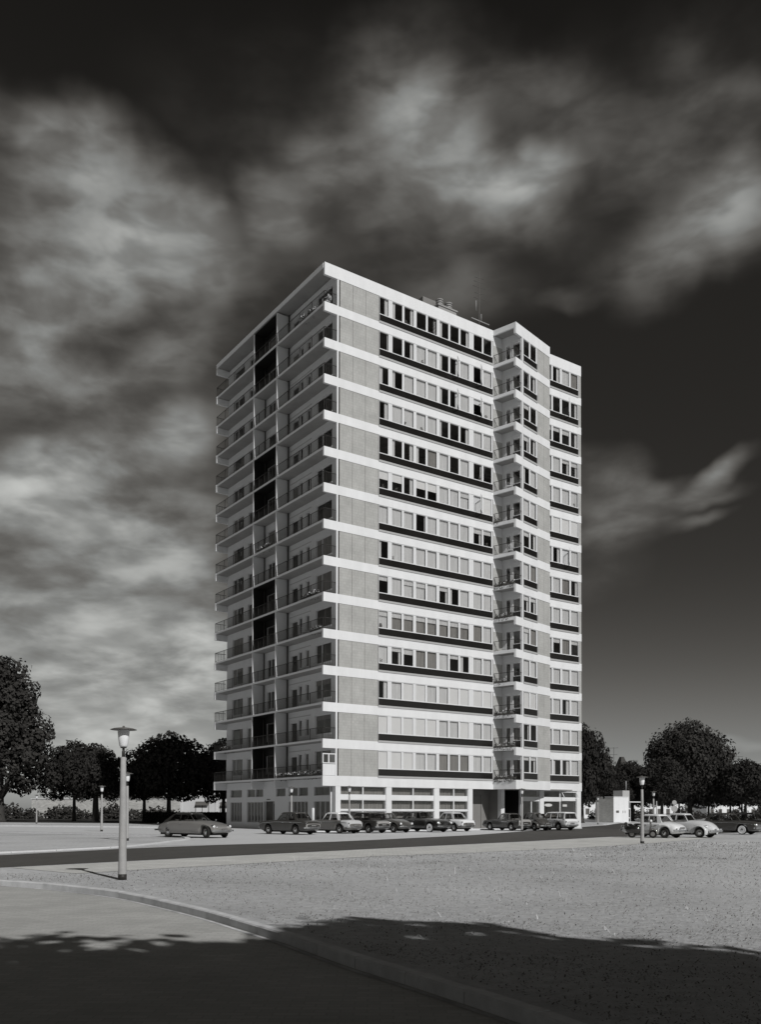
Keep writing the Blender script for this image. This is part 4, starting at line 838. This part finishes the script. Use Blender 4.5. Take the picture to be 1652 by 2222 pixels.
LAMPS = [((-5.8, 20.3), 1.0, 'large street lamp in the left foreground, its flat hat against the sky'), ((-13.15, 46.8), 1.03, 'street lamp half hidden behind the large foreground lamp post'),
 ((-20.9, 67.6), 1.0, 'thin street lamp between the left edge and the foreground lamp, standing on the sandy island'), ((-41.0, 107.5), 1.0, 'small far street lamp at the left before the pale garden wall'),
 ((12.95, 44.6), .97, 'street lamp standing before the scooter and the white saloon at the right'), ((-6.85, 69.3), 1.0, 'street lamp behind the leftmost dark saloon, against the shaded side of the tower'),
 ((-2.3, 66.6), 1.0, 'street lamp before the curtained windows of the tower'), ((11.4, 72.6), 1.0, 'street lamp before the dark passage of the tower'), ((27.5, 114.0), 1.02, 'distant street lamp just right of the tower'),
 ((37.6, 150), 1.0, 'small distant street lamp beside the grey wall of the low white building'), ((24.4, 80.5), 1.0, 'street lamp behind the white saloon, left of the big round tree')]
l0 = make_lamp()
for i, (p, s, lab) in enumerate(LAMPS):
    o = l0 if i == 0 else copy_tree(l0); o.location = (p[0], p[1], 0); o.scale = (1, 1, s); o['label'] = lab; o['group'] = 'mushroom shaped street lamps'
# ------------------------------------------------------------ trees
def crown_mesh(name, seed, R, Hc, lobes, n, size, m, flat=.8, droop=.0):
    rnd = random.Random(seed); b = MB(); cs = []
    for i in range(lobes):
        a = i*2.39996+rnd.uniform(-.3, .3); u = -.8+1.75*(i+.5)/lobes; rr = math.sqrt(max(0.02, 1-u*u))*rnd.uniform(.58, .72)
        if R > 5.01: rr *= 1.12-.62*(u+.8)/1.75*rnd.uniform(.7, 1.2)
        cs.append((R*rr*cos(a), R*rr*sin(a), Hc*(.47+.34*u)*rnd.uniform(.96, 1.04), R*rnd.uniform(.24, .38)*(1.1-.25*abs(u))))
    cs += [(0, 0, Hc*.45, R*.66), (0, 0, Hc*.66, R*.52), (0, 0, Hc*.82, R*.30)]
    tot = sum(c[3]**2 for c in cs)
    for c in cs:
        for _ in range(int(n*c[3]**2/tot)):
            v = Vector((rnd.gauss(0, 1), rnd.gauss(0, 1), rnd.gauss(0, 1))).normalized(); q = rnd.uniform(.78, 1.04) if rnd.random() < .9 else rnd.uniform(1.04, 1.18)
            p = Vector((c[0], c[1], c[2]))+Vector((v.x, v.y, v.z*flat))*c[3]*q
            if p.z < -.02*Hc: continue
            nrm = (v+Vector((rnd.uniform(-.55, .55), rnd.uniform(-.55, .55), rnd.uniform(-.4, .6)))).normalized(); t = nrm.orthogonal().normalized(); w = nrm.cross(t)
            s = size*rnd.uniform(.5, 1.2); a = rnd.uniform(0, 6.28); t2 = t*cos(a)+w*sin(a); w2 = nrm.cross(t2)
            # a five-cornered leaf spray
            b.poly([p-t2*s*.5, p-w2*s*.38+t2*s*.05, p+t2*s*.18-w2*s*.22-nrm*s*.1, p+t2*s*.6, p+t2*s*.12+w2*s*.26-nrm*s*.1, p+w2*s*.42-t2*s*.1])
    return b.mesh(name, m, recalc=False)
def trunk_mesh(seed, h, r, Hc, R, limbs=6):
    rnd = random.Random(seed); b = MB(); h += .2; b.lathe([(r*1.5, 0), (r*1.1, .3), (r, 1.0), (r*.8, h), (r*.55, h+Hc*.4), (r*.2, h+Hc*.75)], seg=10)
    for i in range(limbs):
        a = 2*pi*i/limbs+rnd.uniform(-.4, .4); z = h*rnd.uniform(.95, 1.25); e = Vector((cos(a)*R*.65, sin(a)*R*.65, z+Hc*rnd.uniform(.3, .6))); m_ = Vector((cos(a)*R*.3, sin(a)*R*.3, z+Hc*.14))
        b.tube((0, 0, z), m_, r*.42, r*.28); b.tube(m_, e, r*.28, r*.08)
    return b.mesh('trunk', M['bark'])
CR_ = {}
def tree(name, label, pos, R, Hc, h, seed, tr=.28, size=.40, n=11000, lobes=24, m='leaf', group=None, shape=None, clear=None):
    key = shape or seed; own = seed == 1
    if key not in CR_: CR_[key] = (crown_mesh('crown', seed, R if own else 5., Hc if own else 8., lobes, n, size, M[m]), )
    r = thing(name, label, 'tree', (pos[0], pos[1], 0), seed*1.3, group)
    c = bpy.data.objects.new('crown', CR_[key][0]); COL.objects.link(c); c.parent = r; c.location = (0, 0, h-.09*Hc); c.scale = (1, 1, 1) if own else (R/5., R/5., Hc/8.)
    t = bpy.data.objects.new('trunk', trunk_mesh(seed, h, tr, Hc, R)); COL.objects.link(t); t.parent = r
    return r
TG = 'trees behind the tower and the road'
# left
big = tree('tall_tree', 'tall loose-crowned tree at the left edge, higher than all others', (-51.6, 122), 7.4, 25.0, 2.6, 1, tr=.75, size=.62, n=17000, lobes=60, m='leaf2')
t = tree('broad_tree', 'dark round tree just right of the tall tree at the left edge', (-43.5, 128), 5.6, 9.8, 3.0, 2, tr=.26)
tree('broad_tree', 'dark tree with a thick trunk behind the foreground lamp, right half of the left clump', (-39.2, 124), 4.6, 9.0, 3.0, 3, tr=.45)
tree('broad_tree', 'large dark dome-shaped tree above the streamlined grey saloon', (-29.6, 126), 6.6, 11.0, 3.0, 4, tr=.34)
tree('broad_tree', 'dark tree touching the left side of the tower', (-22.3, 128), 4.6, 10.3, 2.9, 5, tr=.3, shape=3)
tree('broad_tree', 'low dark tree between the foreground lamp and the dome-shaped tree', (-34.6, 132), 3.9, 7.6, 3.0, 6, tr=.26, shape=2)
# right
tree('broad_tree', 'tall dark tree whose crown leans out from behind the right side of the tower', (28.6, 128), 4.5, 13.4, 2.4, 7, tr=.3, shape=4)
tree('broad_tree', 'dark tree right beside the church spire, left of the big round tree', (44.2, 158), 3.9, 8.8, 2.6, 8, tr=.3, shape=2)
tree('broad_tree', 'lowest dark tree, between the tower and the low white building below the spire', (38.0, 150), 4.0, 5.4, 2.6, 11, tr=.25, shape=3)
tree('broad_tree', 'dark tree directly behind the low white building', (49.0, 176), 5.6, 10.0, 2.8, 9, tr=.3, shape=3)
tree('broad_tree', 'largest round tree at the right, a big dark dome above the white saloon', (57.0, 166), 9.0, 18.0, 3.0, 10, tr=.5, n=22000, lobes=44, size=.28, m='leaf2')
for i, (x, y, R, Hc, s, lab) in enumerate([(47.5, 152, 5.0, 9.5, 3, 'lower dark tree under the left flank of the big round tree'), (64.0, 158, 5.6, 9.6, 2, 'dark tree under the right flank of the big round tree'), (72.0, 164, 5.8, 9.0, 3, 'dark tree right of the big round tree, above the dark saloon with whitewalls'),
        (79.0, 172, 6.0, 8.6, 2, 'dark tree near the right edge beyond the dark saloons'), (84.5, 178, 6.2, 10.0, 4, 'dark tree at the right edge of the picture'), (67.0, 184, 6.0, 9.6, 3, 'farther dark tree seen between the trunks at the right')]):
    tree('broad_tree', lab, (x, y), R, Hc, 2.6, 20+i, tr=.26, shape=s)
for i, (x, y) in enumerate([(53.0, 170), (58.0, 175), (66.0, 170), (73.0, 182), (77.0, 166)]):
    tree('broad_tree', ['slim-trunked tree seen just right of the round sign', 'slim-trunked tree behind the roof of the pale beetle-shaped car', 'slim-trunked tree behind the dark saloon with whitewalls', 'farthest slim-trunked tree, near the right edge', 'slim-trunked tree behind the black saloon at the right edge'][i], (x, y), 4.4, 8.6, 3.0, 40+i, tr=.2, shape=3, group='slim trees in the grove at the right')
# unseen trees that shade the foreground; last two added to block skylight
for i, (x, y, R, Hc, h) in enumerate(SHADE):
    tree('broad_tree', 'leafy tree behind the viewer casting the foreground shade', (x, y), R, Hc, h, 60+i, tr=.3, shape='shade%d' % (i % 2), n=9500, size=.55, lobes=26, group='trees behind the viewer')
# ------------------------------------------------------------ shrubs, hedge, flowers
def shrub_mesh(seed, n=260, size=.16):
    rnd = random.Random(seed); b = MB()
    for _ in range(n):
        v = Vector((rnd.gauss(0, 1), rnd.gauss(0, 1), abs(rnd.gauss(0, .9)))).normalized(); p = Vector((v.x, v.y, v.z*1.1+.15))*rnd.uniform(.5, 1.15)
        s = size*rnd.uniform(.6, 1.5); d = Vector((rnd.uniform(-1, 1), rnd.uniform(-1, 1), rnd.uniform(-.2, 1))).normalized(); w = d.orthogonal().normalized()
        b.poly([p-d*s, p+w*s*.5, p+d*s, p-w*s*.5])
    for _ in range(5): a = rnd.uniform(0, 6.28); b.tube((0, 0, 0), (cos(a)*.5, sin(a)*.5, .9), .03, .01, seg=4, mi=0)
    return b.mesh('shrub', M['leaf2'], recalc=False)
shm = [shrub_mesh(s) for s in (1, 2, 3)]
rnd = random.Random(4)
for i in range(19):
    o = bpy.data.objects.new('shrub', shm[i % 3]); COL.objects.link(o); x = -68+i*2.15+rnd.uniform(-.5, .5); o.location = (x, 162+rnd.uniform(-2, 2), 0); s = rnd.uniform(1.1, 2.1); o.scale = (s, s, s*rnd.uniform(.8, 1.15))
    tag(o, 'bushy shrub in the row along the foot of the pale garden wall', 'shrub', 'shrubs along the pale garden wall')
for i in range(34):
    o = bpy.data.objects.new('shrub', shm[i % 3]); COL.objects.link(o); t_ = i/33; x = 36+t_*62+rnd.uniform(-1, 1); o.location = (x, 186+t_*22+rnd.uniform(-4, 8), 0); s = rnd.choice((.7, .9, 1.3, 1.9)); o.scale = (s*1.2, s, s*rnd.uniform(.7, 1.2))
    tag(o, 'dark bush among the tree trunks before the white house fronts at the right', 'shrub', 'bushes under the grove at the right')
def hedge(name, label, x0, x1, y, h, d=1.0, n=5000, seed=3):
    r_ = random.Random(seed); b = MB(); b.box(x0+.1, x1-.1, y-d*.38, y+d*.38, 0, h-.12)
    for _ in range(n):
        x = r_.uniform(x0, x1); f = r_.random(); z = r_.uniform(.02, h) if f < .6 else h*r_.uniform(.92, 1.08); yy = y-d/2*r_.uniform(.8, 1.1) if f < .6 else y+r_.uniform(-d/2, d/2)
        s = r_.uniform(.08, .2); v = Vector((r_.uniform(-1, 1), r_.uniform(-1, 1), r_.uniform(-1, 1))).normalized(); w = v.orthogonal().normalized(); p = Vector((x, yy, z)); b.poly([p-v*s, p+w*s*.6, p+v*s, p-w*s*.6])
    return tag(b.build(name, M['leaf'], recalc=False), label, 'hedge')
hedge('hedge', 'dark clipped hedge in front of the villa, left of the tower foot', -31, -16, 118, 1.25)
hedge('hedge', 'low dark hedge at the foot of the tall tree at the left edge', -58, -49, 116, 1.0, n=2500, seed=9)
# ------------------------------------------------------------ buildings behind
gw = MB(); gw.box(-72, -36.5, 186, 186.5, 0, 3.9); gw = tag(gw.build('garden_wall', M['wall2']), 'long pale brick wall behind the shrubs at the left', 'wall')
b = MB(); b.box(-72.2, -36.3, 185.9, 186.6, 3.9, 4.05); b.build('coping', M['lkerb'], gw)
def gable(b, x0, x1, y0, y1, z0, z1, mi=0, hip=2.):
    b.poly([(x0, y0, z0), (x1, y0, z0), (x1-hip, (y0+y1)/2, z1), (x0+hip, (y0+y1)/2, z1)], mi); b.poly([(x1, y1, z0), (x0, y1, z0), (x0+hip, (y0+y1)/2, z1), (x1-hip, (y0+y1)/2, z1)], mi)
    b.poly([(x0, y1, z0), (x0, y0, z0), (x0+hip, (y0+y1)/2, z1)], mi); b.poly([(x1, y0, z0), (x1, y1, z0), (x1-hip, (y0+y1)/2, z1)], mi)
hs = thing('farm_house', 'low house with a dark hipped roof behind the pale garden wall', 'house', (-59, 205, 0)); b = MB(); b.box(-9, 9, -5, 5, 0, 3.8); b.build('wall', M['cream'], hs); b = MB(); gable(b, -9.6, 9.6, -5.6, 5.6, 3.8, 8.2, hip=5); b.build('roof', M['roof2'], hs, recalc=False)
vl = thing('villa', 'pale villa with dark sun blinds behind the hedge, left of the tower', 'villa', (-24, 160, 0))
b = MB(); b.box(-11.5, 8, 0, 9, 0, 7.2)
for x in (-11.4, -5.2, -1.0, .6, 5.0): b.box(x-.14, x+.14, -.12, -.002, 0, 7.2)
b.build('wall', M['cream'], vl)
b = MB(); gable(b, -12, 8.5, -.6, 9.6, 7.2, 10.5, hip=4); b.build('roof', M['roof2'], vl, recalc=False)
for x0, x1, z0, z1 in ((-8.7, -6.6, .6, 3.1), (-4.3, -1.6, .8, 3.0), (1.2, 4.6, .8, 3.0), (-4.3, -1.6, 4.4, 6.2), (1.2, 4.6, 4.4, 6.2)):
    b = MB(); b.box(x0-.12, x1+.12, -.06, -.003, z0-.1, z0); b.box(x0-.12, x1+.12, -.06, -.003, z1, z1+.12)
    for x in (x0-.1, (x0+x1)/2, x1+.1): b.box(x-.05, x+.05, -.05, -.004, z0, z1)
    w = b.build('window', M['dframe'], vl)
    b = MB(); b.poly([(x0, -.02, z0), (x1, -.02, z0), (x1, -.02, z1), (x0, -.02, z1)]); b.build('curtain', M['blind'], w, recalc=False)
    b = MB(); b.poly([(x0-.1, -.06, z1+.0), (x1+.1, -.06, z1+.0), (x1+.1, -.5, z1-.55), (x0-.1, -.5, z1-.55)]); b.build('sun_blind', M['dframe'], w, recalc=False)
kb = thing('low_building', 'low white flat-roofed building with a square chimney block and canopy, right of the tower', 'building', (35.2, 136.0, 0), radians(36))
b = MB(); b.box(0, 3.5, 0, 3.5, 0, 3.85); b.build('wall', M['white'], kb)
b = MB(); b.box(-.02, -.001, .0, 3.5, 0, 3.8); b.build('side_wall', M['gwall'], kb)
b = MB(); b.box(-.05, 3.55, -.05, 3.55, 3.85, 3.93); b.box(3.56, 6.4, -.1, 4, 3.05, 3.2); b.build('roof', M['lkerb'], kb)
b = MB(); b.box(3.56, 5.2, 1.2, 3.0, 3.2, 4.9); b.build('chimney', M['gframe'], kb)
for x0, x1, z0, z1 in ((.55, 1.2, 1.45, 1.8), (2.1, 2.2, 1.4, 1.8), (2.6, 2.7, 1.4, 1.8)): b = MB(); b.box(x0, x1, -.02, -.002, z0, z1); b.build('window', M['dframe'], kb)
b = MB(); b.box(3.5, 5.2, 1.0, 1.1, 0, .1); b.box(3.5, 5.2, 1.0, 1.1, .6, .75); b.box(3.5, 5.2, 1.0, 1.1, 2.0, 3.05); b.box(4.1, 4.2, 1.0, 1.1, .75, 2.0); b.box(5.1, 5.2, 1.0, 1.1, .1, 2.0); w = b.build('entrance', M['frame'], kb)
b = MB(); b.poly([(3.5, 1.05, .1), (5.1, 1.05, .1), (5.1, 1.05, 2.0), (3.5, 1.05, 2.0)]); b.build('entrance_glass', M['spandrel'], w, recalc=False)
b = MB(); b.tube((4.9, 1.6, 4.9), (4.9, 1.6, 6.4), .04); b.build('mast', M['frame'], kb)
ch = thing('church', 'dark pointed church spire rising behind the trees right of the tower', 'church', (67.5, 252, 0), radians(20))
b = MB(); b.box(-2.4, 2.4, -2.4, 2.4, 0, 10); b.build('tower', M['wall2'], ch)
b = MB()
for a, c in (((-2.7, -2.7), (2.7, -2.7)), ((2.7, -2.7), (2.7, 2.7)), ((2.7, 2.7), (-2.7, 2.7)), ((-2.7, 2.7), (-2.7, -2.7))): b.poly([(a[0], a[1], 10), (c[0], c[1], 10), (c[0]*.16, c[1]*.16, 17.0), (a[0]*.16, a[1]*.16, 17.0)])
b.poly([(-.43, -.43, 17), (.43, -.43, 17), (.43, .43, 17), (-.43, .43, 17)]); b.build('spire', M['roof2'], ch, recalc=False)
for i, (x, y, w_, h_, lab) in enumerate([(50, 236, 20, 4.6, 'white house front behind the low white building'), (76, 248, 17, 4.2, 'white house front seen between the trunks right of the big tree'), (100, 256, 16, 4.6, 'white house front seen between the trunks at the right edge'), (124, 268, 18, 4.4, 'white house beyond the right edge trees'), (40, 215, 8, 4.2, 'white house front seen right of the tower foot between the trunks')]):
    hs = thing('house', lab, 'house', (x, y, 0), radians(12)); b = MB(); b.box(-w_/2, w_/2, 0, 7, 0, h_); b.build('wall', M['white'], hs); b = MB(); gable(b, -w_/2-.4, w_/2+.4, -.4, 7.4, h_, h_+2.6, hip=2.5); b.build('roof', M['roof2'], hs, recalc=False)
    for j in range(int(w_/2.6)):
        b = MB(); xx = -w_/2+1.0+j*2.6; b.box(xx, xx+1.1, -.03, -.002, .9, 2.5); b.build('window', M['dframe'], hs)
for i, (x, y, h_) in enumerate([(64.8, 250, 19.5), (67.5, 240, 15.5), (99.5, 250, 17.2)]):
    b = MB(); b.tube((0, 0, 0), (0, 0, h_), .07, .05, seg=5); r_ = thing('radio_mast', ['thin radio mast with short cross arms above the trees, nearest the tower', 'thinnest radio mast between the spire and the big tree', 'radio mast with a cross arm above the trees at the right edge'][i], 'mast', (x, y, 0)); b.build('pole', M['dark'], r_)
    b = MB(); b.tube((-1.2, 0, h_-.2), (1.2, 0, h_-.1), .05, seg=4); b.tube((-1.0, 0, h_-2), (1.0, 0, h_-2), .05, seg=4) if i != 2 else b.tube((-.6, 0, h_-.9), (.6, 0, h_-.9), .05, seg=4); b.build('cross_arm', M['dark'], r_)
sgn = thing('round_sign', 'post with a pale round double sign between the white saloon and the grove', 'sign', (36.0, 110.5, 0)); b = MB(); b.tube((0, 0, 0), (0, 0, 2.6), .10, seg=8); b.build('post', M['gframe'], sgn)
b = MB(); b.lathe([(.01, -.03), (.38, -.03), (.38, .03), (.01, .03)], (0, -.12, 2.0), 'y', 20, smooth=False); b.build('lower_disc', M['silver'] if 'silver' in M else M['gframe'], sgn); b = MB(); b.lathe([(.01, -.03), (.28, -.03), (.28, .03), (.01, .03)], (0, -.12, 2.75), 'y', 20, smooth=False); b.build('upper_disc', M['gframe'], sgn)
p_ = thing('marker_post', 'slim dark post in the grove behind the white saloon', 'post', (33.4, 109, 0)); b = MB(); b.tube((0, 0, 0), (0, 0, 2.9), .06, seg=8); b.build('shaft', M['gframe'], p_)
bl = MB(); bl.lathe([(.10, 0), (.10, 1.75), (.06, 1.8)], seg=10); bo = bl.build('bollard', M['white']); bo.location = (-4.9, 65.6, 0); tag(bo, 'white post standing behind the two-tone saloon by the tower corner', 'post')
# ------------------------------------------------------------ roof aerial (stands on the tower)
TW = tower.matrix_basis.copy()
from mathutils import Euler
TWm = Matrix.Translation((-4.395, 68.346, 0)) @ Matrix.Rotation(pi/2-YAW, 4, 'Z')
def on_tower(o, x, y, z): o.location = TWm @ Vector((x, y, z)); o.rotation_euler = (0, 0, pi/2-YAW); return o
an = thing('roof_aerial', 'tall spindly aerial mast with crossbars on the tower roof', 'aerial'); on_tower(an, 20.9, 6.0, ROOF-.06)
b = MB(); b.tube((0, 0, 0), (0, 0, 9.6), .06, .03, seg=6); b.build('mast', M['dframe'], an)
b = MB(); b.tube((-1.0, 0, 4.75), (1.25, 0, 4.75), .05, seg=5); b.tube((-.4, 0, 5.6), (-.4, 0, 6.6), .03, seg=4); b.tube((.25, 0, 4.8), (.25, 0, 5.5), .03, seg=4); b.build('crossbar', M['gframe'], an)
b = MB()
for z, w_ in ((8.9, .5), (8.5, .6), (8.0, .7), (7.4, .5), (6.9, .6)): b.tube((-w_, .1, z), (w_, -.1, z), .02, seg=4)
b.build('antenna_rods', M['dframe'], an)
# ------------------------------------------------------------ things on the balconies
def chair():
    r = thing('balcony_chair', 'x', 'chair'); b = MB()
    b.box(-.24, .24, -.22, .22, .40, .44); b.build('seat', M['white'], r)
    b = MB(); 
    for i in range(7): b.tube((-.22+i*.073, .22, .44), (-.22+i*.073, .32, .86), .012, seg=4)
    b.tube((-.24, .32, .86), (.24, .32, .86), .018, seg=5); b.build('backrest', M['white'], r)
    for x in (-.21, .21):
        for y in (-.19, .2): b = MB(); b.tube((x, y, 0), (x, y, .41), .015, seg=5); b.build('leg', M['white'], r)
    for x in (-.24, .24): b = MB(); b.tube((x, -.2, .64), (x, .28, .66), .015, seg=5); b.tube((x, -.2, .64), (x, -.2, .42), .012, seg=4); b.build('armrest', M['white'], r)
    return r
c0 = chair()
CH = [(.6, .7, 13, 'white openwork chair on the corner balcony of the top storey'), (.6, 2.6, 8, 'white reclining chair on the corner balcony below the middle of the tower'), (.7, 4.0, 4, 'white chair on the fifth balcony from the bottom at the corner'), (18.35, -.9, 9, 'white chair on the fifth small bay balcony from the top'), (18.4, -1.0, 7, 'white chair on the small bay balcony just below mid-height')]
for i, (x, y, k, lab) in enumerate(CH):
    o = c0 if i == 0 else copy_tree(c0); on_tower(o, x, y, F[k]); o.rotation_euler[2] += radians(i*70+200); o['label'] = lab; o['group'] = 'white balcony chairs'
def flower_mesh(L, seed, hang=.3, white=.3):
    r_ = random.Random(seed); b = MB(); b.box(0, L, -.08, .08, 0, .16, 2)
    for _ in range(int(L*150)):
        p = Vector((r_.uniform(0, L), r_.gauss(0, .10), r_.uniform(.08, .40))) if r_.random() > hang else Vector((r_.uniform(0, L), -.14+r_.gauss(0, .05), r_.uniform(-.25, .15)))
        s = r_.uniform(.03, .075); v = Vector((r_.uniform(-1, 1), r_.uniform(-1, 1), r_.uniform(-1, 1))).normalized(); w = v.orthogonal().normalized(); b.poly([p-v*s, p+w*s*.7, p+v*s, p-w*s*.7], 1 if r_.random() < white and p.z > .18 else 0)
    return b
def flowers(L, x, y, k, rotdeg, lab, seed, hang=.3, white=.25, dz=.0):
    b = flower_mesh(L, seed, hang, white); r = b.build('flower_box', [M['flowerleaf'], M['petal'], M['dframe']], recalc=False)
    on_tower(r, x, y, F[k]+dz); r.rotation_euler[2] += radians(rotdeg); tag(r, lab, 'flower box', 'flower boxes on the balconies')
flowers(7.2, .16, .3, 0, 90, 'long flower box with white blooms on the lowest corner balcony', 1, .1, .3)
flowers(2.2, .16, 1.6, 13, 90, 'flower box with white blooms on the top corner balcony', 2, .1, .4)
flowers(1.6, .16, .5, 4, 90, 'flower box at the corner of the fifth balcony from the bottom', 3, .2, .4)
flowers(2.4, .16, 1.0, 5, 90, 'flower box with scattered blooms on the sixth corner balcony from the bottom', 4, .1, .4)
flowers(2.6, .16, 8.6, 7, 90, 'flower box in the middle balcony bay halfway up the shaded side', 5, .1, .3)
flowers(2.0, .16, 16.2, 1, 90, 'dark flower box on the far balcony second from the bottom', 6, .1, .1)
angA = math.degrees(math.atan2(PB.y-PA.y, PB.x-PA.x))
for k, lab, hg, L in ((0, 'overflowing flower box trailing from the lowest bay balcony', .45, 2.1), (1, 'flower box on the second bay balcony from the bottom', .25, 2.0), (2, 'flower box on the third bay balcony from the bottom', .2, 1.9), (3, 'low flower box on the fourth bay balcony from the bottom', .1, 1.2), (5, 'flower box on the sixth bay balcony from the bottom', .2, 1.8), (6, 'leafy flower box on the seventh bay balcony from the bottom', .3, 2.0), (8, 'small plant box on the bay balcony just above mid-height', .1, .5)):
    flowers(L, PA.x+.12, PA.y-.1, k, angA, lab, 20+k, hg, .12, dz=.1 if k == 0 else .02)
# ------------------------------------------------------------ straw and weeds on the ground
def scatter(name, label, n, m, seed, lo, hi, cat, dens, upright=.15, w=.006):
    r_ = random.Random(seed); b = MB(); c = 0
    while c < n:
        x, y = dens(r_)
        c += 1; a = r_.uniform(0, 2*pi); L = r_.uniform(lo, hi)*(1 if r_.random() < .8 else 1.7)*max(1, y/15); t = r_.uniform(0, upright) if r_.random() < .85 else r_.uniform(.3, 1.1)
        d = Vector((cos(a)*cos(t), sin(a)*cos(t), sin(t)))*L; s = Vector((-sin(a), cos(a), 0))*w*r_.uniform(.6, 1.6)*max(1, y/18); p = Vector((x, y, .006)); q = p+d*.55+Vector((0, 0, L*.06)); e = p+d
        b.poly([p-s, p+s, q+s*.8, q-s*.8]); b.poly([q-s*.8, q+s*.8, e])
    o = b.build(name, m, recalc=False); return tag(o, label, cat, kind='stuff')
def inside_sand(x, y):
    # right of the kerb line and before the pavement
    kx = None
    for (x0, y0), (x1, y1) in zip(KERB, KERB[1:]):
        if y1 <= y <= y0: kx = x0+(x1-x0)*(y0-y)/(y0-y1)
    if kx is None or x < kx+.2: return False
    pv = [(-7.5, 22.2), (-4.44, 25.9), (-.14, 31.2), (3.25, 33.9), (8.05, 38.4), (12.53, 43.7), (22, 57)]
    return y < lerp(pv, x)
def d1(r_):
    while True:
        y = 5.6+48*r_.random()**1.7; x = r_.uniform(-.42, .46)*y+r_.uniform(-.5, .5)
        if inside_sand(x, y): return x, y
cl_ = [(random.Random(i).uniform(-6, 20), random.Random(i+99).uniform(9, 48)) for i in range(60)]
def d2(r_):
    while True:
        if r_.random() < .28: return d1(r_)
        y = 5.6+48*r_.random()**1.5; x = r_.uniform(-.42, .46)*y
        x += r_.gauss(0, .3)
        if inside_sand(x, y) and sin(x*1.7+sin(y*1.3)*2)+sin(y*2.1+x*.6)+.6*sin(x*5.1+y*3.3) > .7: return x, y
scatter('dry_grass', 'pale dry straw strewn over the sandy ground', 3800, M['straw'], 1, .03, .11, 'grass', d1, w=.0035)
scatter('withered_grass', 'dark withered tufts scattered over the sandy ground', 24000, M['weed'], 2, .010, .034, 'grass', d2, upright=.5, w=.006)
